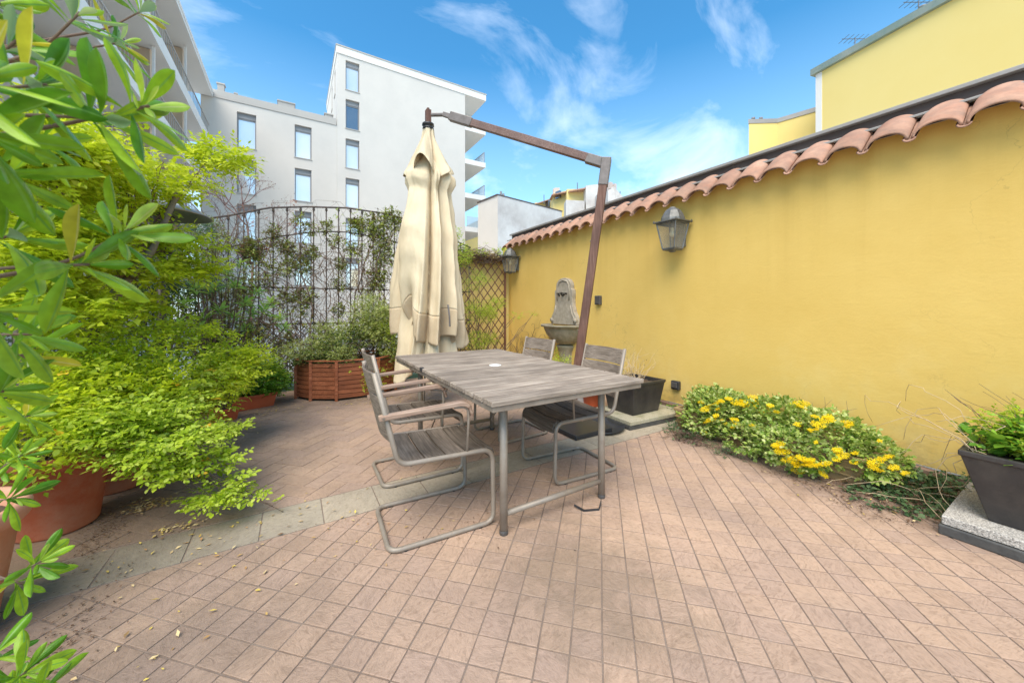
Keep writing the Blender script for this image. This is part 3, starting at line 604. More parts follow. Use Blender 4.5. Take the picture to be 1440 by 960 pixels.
# ================================================================== WALL THINGS
def lantern(loc, label):
    t = thing('wall_lantern', label, 'lantern', loc, 0, 'lanterns on the yellow wall')
    # local: wall at x=+0.17, +y along wall, z up; z=0 bottom
    def ring(hx, z): return [(-hx, -hx, z), (hx, -hx, z), (hx, hx, z), (-hx, hx, z)]
    hb, ht = 0.072, 0.116
    fr = MB(); B = ring(hb, 0.02); T = ring(ht, 0.295)
    for i in range(4): fr.bar(B[i], T[i], 0.014, 0.014)
    for i in range(4): fr.bar(B[i], B[(i+1) % 4], 0.014, 0.014); fr.bar(T[i], T[(i+1) % 4], 0.016, 0.016)
    for i in range(4):   # centre mullion of each side
        b2 = (Vector(B[i])+Vector(B[(i+1) % 4]))/2; t2 = (Vector(T[i])+Vector(T[(i+1) % 4]))/2
    fr.box((-hb, -hb, 0.002), (hb, hb, 0.018)); fr.lathe([(0.0, -0.02), (0.03, -0.018), (0.045, 0.003)], n=12)
    fr.build('frame', M['lantern'], t, bevel=0.002)
    gl = MB(); b_ = ring(hb-0.002, 0.03); t_ = ring(ht-0.003, 0.285)
    for i in range(4): gl.add([b_[i], b_[(i+1) % 4], t_[(i+1) % 4], t_[i]], [(0, 1, 2, 3)])
    gl.build('glass', M['lampglass'], t)
    hd = MB(); hd.box((-0.145, -0.145, 0.302), (0.145, 0.145, 0.316))
    secs = [(0.122, 0.317), (0.118, 0.35), (0.104, 0.39), (0.080, 0.43), (0.052, 0.455), (0.03, 0.465)]
    for (h0, z0), (h1, z1) in zip(secs, secs[1:]):
        a = []; b = []
        for h, z, l in ((h0, z0, a), (h1, z1, b)):
            for q in range(8):
                an = PI/8+q*PI/4; l.append((h*1.06*math.cos(an), h*1.06*math.sin(an), z))
        hd.add(a+b, [(q, (q+1) % 8, 8+(q+1) % 8, 8+q) for q in range(8)])
    hd.lathe([(0.035, 0.463), (0.03, 0.475), (0.0, 0.478)], n=10)
    for sx in (-1, 1):
        for sy in (-1, 1): hd.lathe([(0.0, 0.0), (0.008, 0.002), (0.008, 0.014), (0, 0.018)], (sx*0.136, sy*0.136, 0.316), n=8)
    hd.build('hood', M['lantern'], t, bevel=0.002)
    bb = MB(); bb.lathe([(0.0, 0.145), (0.018, 0.15), (0.030, 0.168), (0.032, 0.185), (0.026, 0.205), (0.016, 0.235), (0.014, 0.25)], n=16); o = bb.build('bulb', M['bulb'], t, smooth=True)
    sk = MB(); sk.lathe([(0.016, 0.25), (0.018, 0.30)], n=12); sk.build('bulb_socket', M['lantern'], t)
    br = MB(); br.box((0.135, -0.05, 0.05), (0.172, 0.05, 0.30)); br.bar((0.10, 0, 0.20), (0.15, 0, 0.16), 0.03, 0.03); br.build('bracket', M['lantern'], t, bevel=0.003)
    return t
L1 = lantern((WX-0.17, 2.50, 1.815), 'nearer black wall lantern under the tiles, to the right of the umbrella pole')
copy_thing(L1, (WX-0.17, 5.98, 1.845), 0, 'farther black wall lantern beside the wooden trellis post')
# fountain
ft = thing('wall_fountain', 'old carved stone wall fountain with arched back and round basin', 'fountain', (WX, 4.5, 0))
WF = 1.28
half = [(0.0, 1.655), (0.05, 1.648), (0.095, 1.625), (0.128, 1.585), (0.142, 1.535), (0.145, 1.475), (0.168, 1.462), (0.172, 1.40), (0.165, 1.31), (0.170, 1.22), (0.195, 1.12), (0.232, 1.05), (0.245, 0.99), (0.245, 0.915)]
def outline(sc=1.0, zc=1.25):
    pts = [(y*sc*WF, zc+(z-zc)*sc) for y, z in half]; return pts+[(-y, z) for y, z in reversed(pts[1:])]
o1 = outline(); bp = MB(); n = len(o1)
def layer(mb, pts, x0, x1):
    n = len(pts); mb.add([(x0, y, z) for y, z in pts]+[(x1, y, z) for y, z in pts], [tuple(range(n)), tuple(range(2*n-1, n-1, -1))]+[(i, (i+1) % n, n+(i+1) % n, n+i) for i in range(n)])
layer(bp, o1, -0.075, 0.0)
bp.build('back_plate', M['stone2'], ft, bevel=0.008)
arch = [(0.112, 1.30), (0.118, 1.45), (0.105, 1.54), (0.075, 1.595), (0.0, 1.618)]; arch = [(y*WF, z) for y, z in arch]; arch = arch+[(-y, z) for y, z in reversed(arch[:-1])]
rm = MB(); rm.tube([(-0.082, y, z) for y, z in fillet([(y, z, 0) for y, z in arch], 0.03) for y, z in ((y, z),)] if False else [(-0.078, y, z) for y, z in arch], 0.014, 8)
for s_ in (-1, 1): rm.tube([(-0.078, s_*0.275, 0.93), (-0.078, s_*0.262, 1.02), (-0.078, s_*0.205, 1.10), (-0.078, s_*0.18, 1.22)], 0.012, 8); rm.tube([(-0.06, s_*0.285, 0.985), (-0.095, s_*0.285, 0.985)], 0.035, 12)
rm.build('moulding', M['stone2'], ft, smooth=True)
tp = MB(); tp.tube([(-0.07, 0, 1.40), (-0.13, 0, 1.40), (-0.15, 0, 1.385), (-0.15, 0, 1.36)], 0.011, 8); tp.tube([(-0.12, -0.03, 1.42), (-0.12, 0.03, 1.42)], 0.007, 8); tp.lathe([(0, -0.03), (0.025, -0.02), (0.03, 0), (0.02, 0.02), (0, 0.03)], (-0.085, 0.0, 1.395), n=10)
tp.build('tap', M['bronze'], ft, smooth=True)
for s_ in (-1, 1):
    tp = MB(); tp.tube([(-0.07, s_*0.09, 1.40), (-0.11, s_*0.09, 1.40), (-0.115, s_*0.075, 1.375)], 0.010, 8); tp.tube([(-0.11, s_*0.065, 1.41), (-0.11, s_*0.12, 1.41)], 0.008, 8); tp.build('tap', M['bronze'], ft, smooth=True)
bs = MB(); bs.lathe([(0.0, 0.60), (0.10, 0.60), (0.16, 0.62), (0.24, 0.68), (0.30, 0.76), (0.335, 0.84), (0.345, 0.88), (0.385, 0.885), (0.39, 0.91), (0.38, 0.918), (0.33, 0.915), (0.30, 0.85), (0.20, 0.76), (0.0, 0.72)], n=40, a0=PI/2, a1=3*PI/2, sx=1.05, sy=1.12)
bs.build('basin', M['stone'], ft, smooth=True)
pd = MB(); pd.lathe([(0.19, 0.0), (0.19, 0.06), (0.16, 0.08), (0.125, 0.14), (0.115, 0.30), (0.12, 0.45), (0.15, 0.54), (0.165, 0.56), (0.165, 0.585), (0.10, 0.60)], n=32, a0=PI/2, a1=3*PI/2)
pd.build('pedestal', M['stone'], ft, smooth=True)
# switch boxes
sb = thing('switch_box', 'dark grey electrical box on the wall behind the umbrella pole', 'switch box', (WX, 3.78, 1.29))
mb = MB(); mb.box((-0.05, -0.05, -0.065), (0, 0.05, 0.065)); mb.build('casing', M['socket'], sb, bevel=0.008)
mb = MB(); mb.box((-0.058, -0.036, -0.05), (-0.05, 0.036, 0.05)); mb.build('cover', M['socket'], sb, bevel=0.003)
sk = thing('wall_socket', 'dark weatherproof socket low on the yellow wall above the floor', 'socket', (WX, 2.56, 0.315))
mb = MB(); mb.box((-0.05, -0.05, -0.055), (0, 0.05, 0.045)); mb.build('casing', M['blackplastic'], sk, bevel=0.012, seg=3)
mb = MB(); mb.box((-0.066, -0.036, -0.032), (-0.048, 0.036, 0.03)); mb.build('flap', M['socket'], sk, bevel=0.008, seg=3)
# ================================================================== IRON FENCE
FY = 6.15
fz = lambda x: np.interp(x, [-2.6, -1.4, -0.72, -0.3, 0.16, 0.7, 1.27, 1.7, 2.1, 2.42, 2.82], [1.95, 2.22, 2.43, 2.59, 2.67, 2.73, 2.72, 2.66, 2.55, 2.42, 2.29])
fe = thing('iron_fence', 'rusty dark iron fence with a curved top overgrown by vines', 'fence', (0, FY, 0))
xs = [-2.6+0.1685*i for i in range(33)]
fb = MB(); fb.tube([(x, FY, float(fz(x))) for x in np.linspace(-2.6, 2.82, 50)], 0.013, 8)
fb.tube([(x, FY, float(fz(x))-0.40+0.03*math.sin(3*x)) for x in np.linspace(-2.6, 2.82, 50)], 0.009, 6)
fb.tube([(-2.6, FY, 1.47), (2.82, FY, 1.47)], 0.009, 6); fb.tube([(-2.6, FY, 0.95), (2.82, FY, 0.95)], 0.009, 6); fb.tube([(-2.6, FY, 0.17), (2.82, FY, 0.17)], 0.010, 6)
fb.build('rail', M['iron'], fe, world=True, smooth=True)
for x in xs:
    b = MB(); zt = float(fz(x)); b.tube([(x, FY+0.012, 0.10), (x, FY+0.012, zt)], 0.0085, 6)
    for z in (zt-0.40+0.03*math.sin(3*x), 1.47, 0.95): b.lathe([(0, -0.024), (0.017, -0.018), (0.024, 0), (0.017, 0.018), (0, 0.024)], (x, FY+0.006, z), n=8)
    b.lathe([(0.009, -0.06), (0.02, -0.045), (0.013, -0.02), (0.02, 0.0)], (x, FY+0.006, zt), n=8)
    b.build('upright', M['iron'], fe, world=True, smooth=True)
lt = MB(); st_ = 0.112
for k in range(-8, 60):
    for s in (1, -1):
        x0 = -2.6+k*st_; pts = []
        z0, z1 = 0.18, 0.94; xa = x0; xb = x0+s*(z1-z0)*0.85
        if s == -1: xa, xb = x0, x0-(z1-z0)*0.85
        def cl(x, z): return x
        if max(xa, xb) < -2.6 or min(xa, xb) > 2.8: continue
        ta, tb = 0.0, 1.0
        for lim, sg in ((-2.6, 1), (2.82, -1)):
            if (xa-lim)*sg < 0: ta = max(ta, (lim-xa)/(xb-xa))
            if (xb-lim)*sg < 0: tb = min(tb, (lim-xa)/(xb-xa))
        if tb-ta < 0.05: continue
        lt.bar((xa+(xb-xa)*ta, FY-0.004+0.006*s, z0+(z1-z0)*ta), (xa+(xb-xa)*tb, FY-0.004+0.006*s, z0+(z1-z0)*tb), 0.011, 0.005, up=(0, 1, 0))
lt.build('lattice', M['iron'], fe, world=True)
mb = MB(); mb.box((-2.7, FY-0.09, -0.04), (2.41, FY+0.09, 0.075)); mb.build('plinth', M['green_paint'], fe, world=True, bevel=0.008)
# trellis
tr = thing('wooden_trellis', 'brown diagonal wooden trellis panel by the yellow end wall', 'trellis', (3.0, 6.17, 0))
mb = MB(); TX0, TX1, TZ0, TZ1 = 2.46, 3.56, 0.12, 2.14; sp = 0.178
for s in (1, -1):
    k = -14
    while k < 26:
        x0 = TX0+k*sp*0.9; k += 1
        xa, za, xb, zb = x0, TZ0, x0+s*(TZ1-TZ0)*0.78, TZ1
        ta, tb = 0.0, 1.0
        for lim, sg in ((TX0, 1), (TX1, -1)):
            if (xa-lim)*sg < 0 and (xb-lim)*sg < 0: ta = 2; break
            if (xa-lim)*sg < 0: ta = max(ta, (lim-xa)/(xb-xa))
            if (xb-lim)*sg < 0: tb = min(tb, (lim-xa)/(xb-xa))
        if tb-ta < 0.03: continue
        f = lambda t: (xa+(xb-xa)*t, 6.17+0.007*s, za+(zb-za)*t)
        mb.bar(f(ta), f(tb), 0.016, 0.010, up=(0, 1, 0))
# steeper half-pitch set for the tight mesh
mb.build('lattice', M['trellis'], tr, world=True)
for a, b in (((TX1, 6.16, 0), (TX1, 6.16, TZ1+0.04)), ((TX0, 6.16, 0), (TX0, 6.16, TZ1+0.04))):
    mb = MB(); mb.bar(a, b, 0.035, 0.035); mb.build('post', M['trellis'], tr, world=True, bevel=0.003)
for z in (TZ0, TZ1): mb = MB(); mb.bar((TX0+0.018, 6.16, z), (TX1-0.018, 6.16, z), 0.03, 0.03); mb.build('rail', M['trellis'], tr, world=True)
# ================================================================== TABLE
TC = Vector((1.312, 2.425, 0))
tb = thing('dining_table', 'weathered slatted wooden dining table on grey tube legs', 'table', TC)
x0, x1, y0, y1 = -0.522, 0.538, -0.935, 0.945
mb = MB(); nb = 17; gap = 0.0145; seam = 0.022; yy = y0; bw = ((y1-y0)-gap*(nb-1)-seam)/nb
for i in range(nb):
    ya, yb = yy, yy+bw; dz = random.gauss(0, 0.0006); e = random.uniform(0, 0.002)
    if abs((ya+yb)/2-0.01) < bw/2:     # the board with the umbrella hole: split left and right of the ring
        mb.box((x0+e, ya, 0.729+dz), (-0.038, yb, 0.755+dz)); mb.box((0.038, ya, 0.729+dz), (x1-e, yb, 0.755+dz))
        mb.box((-0.0378, ya, 0.729+dz), (0.0378, (ya+yb)/2-0.03, 0.7548+dz)); mb.box((-0.0378, (ya+yb)/2+0.03, 0.729+dz), (0.0378, yb, 0.7548+dz))
        HY = (ya+yb)/2
    else: mb.box((x0+e, ya, 0.729+dz), (x1-e, yb, 0.755+dz))
    yy = yb+(seam if i == 9 else gap)
mb.build('tabletop', M['tablewood'], tb, bevel=0.004)
mb = MB(); mb.lathe([(0.026, 0.70), (0.026, 0.7565), (0.030, 0.7595), (0.045, 0.7590), (0.047, 0.7560)], (0, HY, 0), n=28); mb.build('hole_ring', M['whiteplastic'], tb, smooth=True)
mb = MB()
for y in (y0+0.03, y1-0.03): mb.box((x0+0.012, y-0.018, 0.700), (x1-0.012, y+0.018, 0.727))
for x in (x0+0.03, x1-0.03): mb.box((x-0.018, y0+0.05, 0.700), (x+0.018, y1-0.05, 0.7265))
for x in (-0.355, 0.0, 0.355): mb.box((x-0.02, y0+0.05, 0.690), (x+0.02, y1-0.05, 0.7262))
mb.build('top_frame', M['steel'], tb, bevel=0.003)
for sx, sy in ((-0.358, -0.76), (0.352, -0.76), (-0.358, 0.705), (0.352, 0.705)):
    mb = MB(); mb.tube([(sx, sy, 0.004), (sx, sy, 0.700)], 0.0215, 16); mb.build('leg', M['steel'], tb, smooth=True)
    fo = MB(); fo.lathe([(0.0225, 0.0), (0.0235, 0.004), (0.0235, 0.02), (0.0222, 0.022)], (sx, sy, 0), n=16); fo.build('leg_cap', M['socket'], tb, smooth=True)
for sy in (-0.76, 0.705):
    mb = MB(); mb.tube([(-0.34, sy, 0.105), (0.336, sy, 0.105)], 0.0155, 12); mb.build('stretcher', M['steel'], tb, smooth=True)
mb = MB(); mb.tube([(0.0, -0.3, 0.69), (-0.02, 0.02, 0.34), (0.0, 0.02, 0.32)], 0.006, 6); mb.tube([(-0.33, 0.55, 0.13), (-0.30, 0.1, 0.69)], 0.006, 6); mb.build('brace', M['steel'], tb, smooth=True)
mb = MB(); mb.box((x0-0.006, 0.13, 0.735), (x0+0.018, 0.17, 0.762)); mb.build('clip', M['blackplastic'], tb, bevel=0.003)
# ================================================================== CHAIRS (local +x is the front)
def make_chair(label, loc, rot):
    t = thing('garden_armchair', label, 'chair', loc, rot, 'garden armchairs round the table')
    w = 0.222
    path = [(-0.345, w, 0.885), (-0.232, w, 0.425), (0.272, w, 0.415), (0.280, w, 0.0135), (-0.275, w, 0.0135), (-0.275, -w, 0.0135), (0.280, -w, 0.0135), (0.272, -w, 0.415), (-0.232, -w, 0.425), (-0.345, -w, 0.885)]
    pts = fillet(path, {1: 0.075, 2: 0.07, 3: 0.06, 4: 0.06, 5: 0.06, 6: 0.06, 7: 0.07, 8: 0.075}, 8)
    mb = MB(); mb.tube(pts, 0.0128, 12); mb.build('frame', M['steel'], t, smooth=True)
    mb = MB()
    for x, z in ((-0.17, 0.414), (0.05, 0.409), (0.235, 0.406)): mb.tube([(x, -w, z), (x, 0, z-0.012), (x, w, z)], 0.008, 8)
    mb.build('cross_bar', M['steel'], t, smooth=True)
    for x, y in ((-0.2, w), (-0.2, -w), (0.2, w), (0.2, -w)): ca = MB(); ca.lathe([(0.0, 0.0), (0.012, 0.001), (0.014, 0.006)], (x, y, 0), n=8); ca.build('foot_glide', M['blackplastic'], t)
    # seat boards, across the chair, the front one rolled down
    mb = MB(); wi = w-0.014; th = 0.014; n = 8
    def board(prof):
        vs = []; m_ = len(prof)
        for q in range(n+1):
            y = -wi+2*wi*q/n; sag = -0.010*(1-(y/wi)**2)
            for i, (x, z) in enumerate(prof):
                a = prof[max(0, i-1)]; b = prof[min(m_-1, i+1)]; d = Vector((b[0]-a[0], b[1]-a[1])).normalized(); nx, nz = -d.y, d.x
                vs.append((x, y, z+sag)); vs.append((x-nx*th, y, z+sag-nz*th))
        fs = []; k = 2*m_
        for q in range(n):
            for i in range(m_-1):
                a = q*k+2*i
                fs += [(a, a+2, a+k+2, a+k), (a+1, a+k+1, a+k+3, a+3)]
            fs += [(q*k, (q+1)*k, (q+1)*k+1, q*k+1), (q*k+k-2, q*k+k-1, (q+1)*k+k-1, (q+1)*k+k-2)]
        for q in (0, n):
            for i in range(m_-1): fs.append((q*k+2*i, q*k+2*i+1, q*k+2*i+3, q*k+2*i+2))
        mb.add(vs, fs)
    xb = -0.205
    for i in range(4):
        xa = xb+i*0.1085; board([(xa, 0.436-0.002*i), (xa+0.1000, 0.4345-0.002*i)])
    board([(0.2325, 0.427), (0.262, 0.424), (0.280, 0.412), (0.288, 0.392), (0.290, 0.352)])
    mb.build('seat', M['seatwood'], t, bevel=0.002)
    # back boards, bowed backwards
    mb = MB(); n = 10
    for i in range(3):
        za = 0.530+i*0.119; zb = za+0.110
        vs = []
        for q in range(n+1):
            y = -w+2*w*q/n; bow = 0.030*(1-(y/w)**2)
            for z, off in ((za, 0), (zb, 0), (za, 0.015), (zb, 0.015)):
                xx = -0.232-(z-0.425)*0.2457-bow+0.014-off
                low = 0.020*(1-(y/w)**2)*0 
                vs.append((xx, y*(0.955), z+low))
        fs = []
        for q in range(n):
            a = q*4; fs += [(a, a+4, a+5, a+1), (a+2, a+3, a+7, a+6), (a+1, a+5, a+7, a+3), (a, a+2, a+6, a+4)]
        fs += [(0, 1, 3, 2), (n*4, n*4+2, n*4+3, n*4+1)]
        mb.add(vs, fs)
    mb.build('backrest', M['backwood'], t, bevel=0.003)
    for s in (1, -1):
        yy = s*(w+0.004); ar = MB(); prof = fillet([(-0.325, yy, 0.668), (0.085, yy, 0.690), (0.128, yy, 0.678), (0.150, yy, 0.615)], {1: 0.05, 2: 0.05, 'd': 0.05}, 5)
        vs = []; m_ = len(prof)
        for i, p in enumerate(prof):
            a = prof[max(0, i-1)]; b = prof[min(m_-1, i+1)]; d = (b-a).normalized(); up = Vector((0, 1, 0)).cross(d)*-1
            hw = 0.022 if i < m_-3 else 0.018; th_ = 0.012 if i < m_-2 else 0.008
            for sy, sz in ((-1, -1), (1, -1), (1, 1), (-1, 1)): vs.append(p+Vector((0, sy*hw, 0))+up*sz*th_)
        fs = [(0, 1, 2, 3), tuple(4*(m_-1)+q for q in (3, 2, 1, 0))]
        for i in range(m_-1):
            for q in range(4): fs.append((i*4+q, i*4+(q+1) % 4, (i+1)*4+(q+1) % 4, (i+1)*4+q))
        ar.add(vs, fs); ar.build('armrest', M['armwood'], t, bevel=0.006, seg=3)
        sp_ = MB(); sp_.tube(fillet([(0.05, yy, 0.672), (0.125, yy, 0.665), (0.132, s*w, 0.60), (0.122, s*w, 0.42)], 0.03, 5), 0.0075, 8); sp_.build('arm_support', M['steel'], t, smooth=True)
        bo = MB(); bo.tube([(-0.305, s*(w+0.026), 0.668), (-0.305, s*(w-0.02), 0.668)], 0.007, 8); bo.build('bolt', M['steel'], t)
    return t
CH = make_chair('armchair on the left side of the table, nearest the camera, its back to the plants', (0.685, 2.010, 0), math.radians(-3))
copy_thing(CH, (0.79, 2.69, 0), math.radians(-1), 'armchair on the left side of the table, farther one behind the nearest chair')
copy_thing(CH, (1.79, 2.125, 0), math.radians(176), 'nearer armchair on the wall side of the table, in front of the black square pot')
copy_thing(CH, (1.79, 2.97, 0), math.radians(183), 'armchair on the wall side of the table, farther one in front of the stone fountain')
# ================================================================== UMBRELLA
UX, UY = 1.40, 4.28
PB = Vector((2.52, 2.975, 0)); PT = Vector((2.81, 2.745, 2.70)); AE = Vector((1.60, 4.065, 3.455))
um = thing('cantilever_umbrella', 'closed cream canvas umbrella hanging from a brown wooden arm and leaning pole', 'umbrella', PB)
adir = Vector((AE.x-PT.x, AE.y-PT.y, 0)).normalized()
pd_ = (PT-PB).normalized(); sidev = adir.cross(Vector((0, 0, 1)))
mb = MB(); mb.bar(PB+pd_*0.06, PT-pd_*0.18, 0.095, 0.085, up=adir); mb.build('pole', M['polewood'], um, world=True, bevel=0.006)
mb = MB(); mb.bar(PT-pd_*0.24, PT+pd_*0.05, 0.108, 0.098, up=adir); a_ = (AE-PT).normalized(); mb.bar(PT-a_*0.03+Vector((0,0,-0.008)), PT+a_*0.22+Vector((0,0,-0.008)), 0.078, 0.098); mb.build('elbow_joint', M['joint'], um, world=True, bevel=0.008)
mb = MB(); mb.bar(PT+a_*0.2, AE-a_*0.15, 0.062, 0.082); mb.build('arm', M['polearm'], um, world=True, bevel=0.005)
mb = MB(); mb.bar(AE-a_*0.30, AE+a_*0.0, 0.076, 0.098); mb.build('arm_end', M['joint'], um, world=True, bevel=0.006)
HT = Vector((UX, UY, 3.50))
mb = MB(); mb.bar(AE, AE+a_*0.10+Vector((0, 0, -0.0)), 0.045, 0.05); mb.tube([AE+a_*0.08, HT+Vector((0.03, -0.03, 0.01))], 0.022, 8); mb.build('hanger', M['joint'], um, world=True, bevel=0.003)
mb = MB(); mb.bar(HT+Vector((0, 0, -0.10)), HT+Vector((0, 0, 0.075)), 0.062, 0.062); mb.tube([HT+Vector((0, 0, 0.05)), HT+Vector((0, 0, 0.10))], 0.018, 8); mb.build('top_block', M['polewood'], um, world=True, bevel=0.005)
mb = MB(); mb.lathe([(0.03, -0.09), (0.07, -0.095), (0.072, -0.115), (0.05, -0.12), (0.05, -0.14), (0.066, -0.145), (0.066, -0.16), (0.02, -0.17)], HT, n=24); mb.build('hub', M['blackplastic'], um, world=True, smooth=True)
bo = MB()
for z in (0.35, 0.7): p = PB.lerp(PT, z)+adir*0.045; bo.tube([p, p+adir*0.008], 0.009, 8)
bo.build('bolt', M['joint'], um, world=True)
# canopy: folded cloth, sharp pleats that open towards the hem
def cloth(mb, zt, zb, rt, prof, nf, amp, hang, seed, nz=70, na=288, sharp=0.75, noise=0.012, tw=0.25):
    r_ = random.Random(seed); ph = [r_.uniform(0, 6.28) for _ in range(12)]
    vs = []; W_ = []
    for i in range(nz+1):
        t = i/nz
        for k in range(na):
            a = 2*PI*k/na
            zb_ = zb+hang(a); z = zt+(zb_-zt)*t
            R = float(np.interp(t, [p[0] for p in prof], [p[1] for p in prof]))
            am = float(np.interp(t, [0, 0.12, 0.5, 1], [0.25, 0.7, 0.95, 1.0]))*amp
            aa = a+tw*math.sin(2*a+ph[0]+1.5*t)+0.08*math.sin(5*a+ph[1]+4*t)
            c = abs(math.sin(nf*aa/2+ph[2])); c = 0.45*c**sharp+0.55*(2/PI*math.asin(min(1, c)))**0.8; fold = c            # pointed valleys, round ridges
            fold2 = 0.5+0.5*math.sin(nf*2.3*aa+ph[3]+3*t)
            r = R*(1-am*(1-fold))*(1-0.20*am*fold2*(1 if t > 0.1 else t*10))*(1-0.05*am*abs(math.sin(17*aa+ph[10]+2*t)))
            r += noise*(math.sin(3.1*z+3*aa+ph[4])*math.sin(4*aa+ph[5])*1.4+0.8*math.sin(5*z+11*aa+ph[6]+2*math.sin(2*z+ph[7]))+0.35*math.sin(17*z+9*aa+ph[9]))
            vs.append((UX+r*math.cos(a), UY+r*math.sin(a), z+0.01*math.sin(3*aa+ph[8])))
    fs = [(i*na+k, i*na+(k+1) % na, (i+1)*na+(k+1) % na, (i+1)*na+k) for i in range(nz) for k in range(na)]
    mb.add(vs, fs); return mb
def solid(o, th):
    m = o.modifiers.new('Thickness', 'SOLIDIFY'); m.thickness = th; m.offset = -1
cv = MB(); NZ, NA = 100, 288
cloth(cv, 3.05, 0.86, 0.1, [(0, 0.10), (0.05, 0.16), (0.10, 0.24), (0.135, 0.31), (0.17, 0.315), (0.215, 0.265), (0.28, 0.285), (0.45, 0.38), (0.70, 0.475), (0.88, 0.525), (1, 0.53)], 8, 0.60, lambda a: 0.09*math.sin(2*a+0.9)+0.07*math.sin(5*a+2)+0.03*math.sin(9*a), 4, nz=NZ, noise=0.014, sharp=0.58, tw=0.42)
hem_from = 86
hv = MB(); hv.v = list(cv.v); hv.f = [f for f in cv.f if f[0]//NA >= hem_from]; cv.f = [f for f in cv.f if f[0]//NA < hem_from]
def trim(m_):
    used = sorted({i for f in m_.f for i in f}); mp_ = {o: n for n, o in enumerate(used)}; m_.v = [m_.v[i] for i in used]; m_.f = [tuple(mp_[i] for i in f) for f in m_.f]
trim(cv); trim(hv)
o = cv.build('canopy', M['canvas'], um, world=True, smooth=True); solid(o, 0.003)
o = hv.build('hem', M['canvas_hem'], um, world=True, smooth=True); solid(o, 0.006)
inn = MB(); cloth(inn, 1.6, 0.50, 0.1, [(0, 0.26), (0.5, 0.36), (1, 0.425)], 7, 0.45, lambda a: 0.10*math.sin(2*a+2.4)+0.07*math.sin(5*a+1)-0.20*max(0, math.cos(a-2.9))**3, 9, nz=50, noise=0.010)
o = inn.build('inner_folds', M['canvas'], um, world=True, smooth=True); solid(o, 0.003)
vt = MB(); cloth(vt, 3.345, 2.80, 0.1, [(0, 0.06), (0.2, 0.085), (0.5, 0.17), (0.8, 0.27), (0.92, 0.325), (1, 0.345)], 5, 0.5, lambda a: 0.08*math.sin(3*a+1.9)+0.05*math.sin(5*a), 21, nz=40, noise=0.006, sharp=0.9)
o = vt.build('vent_cover', M['canvas'], um, world=True, smooth=True); solid(o, 0.003)
st = MB(); st.tube([(UX+0.06, UY-0.50, 1.22), (UX+0.065, UY-0.53, 1.1), (UX+0.07, UY-0.53, 0.98)], 0.010, 6); st.build('strap', M['joint'], um, world=True)
mb = MB(); mb.tube([(UX, UY, 0.42), (UX, UY, 3.3)], 0.024, 12); mb.build('mast', M['polewood'], um, world=True)
# base plates
mb = MB(); mb.box((PB.x-0.36, PB.y-0.5, 0.003), (PB.x+0.10, PB.y-0.04, 0.045)); mb.box((PB.x-0.05, PB.y-0.03, 0.003), (PB.x+0.41, PB.y+0.42, 0.045)); mb.bar((PB.x-0.35, PB.y, 0.055), (PB.x+0.42, PB.y, 0.055), 0.10, 0.014)
mb.box((PB.x-0.065, PB.y-0.06, 0.04), (PB.x+0.065, PB.y+0.06, 0.10))
mb.build('base', M['blackplastic'], um, world=True, bevel=0.01)
# ================================================================== POTS
def tapered_box(mb, c, top, bot, h, z0=0.0, wall_=0.018, soil=0.05):
    cx, cy = c; tx, ty = top[0]/2, top[1]/2; bx, by = bot[0]/2, bot[1]/2
    R = lambda x, y, z: [(cx-x, cy-y, z), (cx+x, cy-y, z), (cx+x, cy+y, z), (cx-x, cy+y, z)]
    k = (h-soil)/h; sx, sy = bx+(tx-bx)*k-wall_, by+(ty-by)*k-wall_
    rings = [R(bx, by, z0), R(tx-0.004, ty-0.004, z0+h-0.03), R(tx+0.004, ty+0.004, z0+h-0.027), R(tx+0.004, ty+0.004, z0+h), R(tx-wall_, ty-wall_, z0+h), R(sx, sy, z0+h-soil)]
    vs = [p for r in rings for p in r]; fs = [(0, 3, 2, 1)]
    for i in range(len(rings)-1):
        for q in range(4): fs.append((i*4+q, i*4+(q+1) % 4, (i+1)*4+(q+1) % 4, (i+1)*4+q))
    mb.add(vs, fs); return (sx, sy, z0+h-soil)
def soil_disc(name, c, r, z, parent, sq=None):
    mb = MB(); n = 14; vs = []; fs = []
    for i in range(n+1):
        for j in range(n+1):
            if sq: x, y = (2*i/n-1)*sq[0], (2*j/n-1)*sq[1]
            else:
                a, b = 2*i/n-1, 2*j/n-1; x = a*math.sqrt(max(0, 1-b*b/2))*r; y = b*math.sqrt(max(0, 1-a*a/2))*r
            vs.append((c[0]+x, c[1]+y, z+random.gauss(0, 0.004)+0.012*(1-(2*i/n-1)**2)*(1-(2*j/n-1)**2)))
    for i in range(n):
        for j in range(n): a = i*(n+1)+j; fs.append((a, a+n+1, a+n+2, a+1))
    mb.add(vs, fs); return mb.build(name, M['soil'], parent, smooth=True, world=True)
def round_pot(t, c, r0, r1, h, m, rim=0.03, name='pot'):
    mb = MB(); mb.lathe([(0.0, 0.002), (r0*0.96, 0.002), (r0, 0.012), (r1-0.012, h-0.075), (r1+0.002, h-0.07), (r1+0.014, h-0.055), (r1+0.018, h-0.02), (r1+0.012, h), (r1-0.006, h+0.002), (r1-0.02, h-0.01), (r1-0.03, h-0.06)], (c[0], c[1], 0), n=48)
    mb.build(name, m, t, smooth=True, world=True); soil_disc('soil', c, r1-0.022, h-0.055, t)
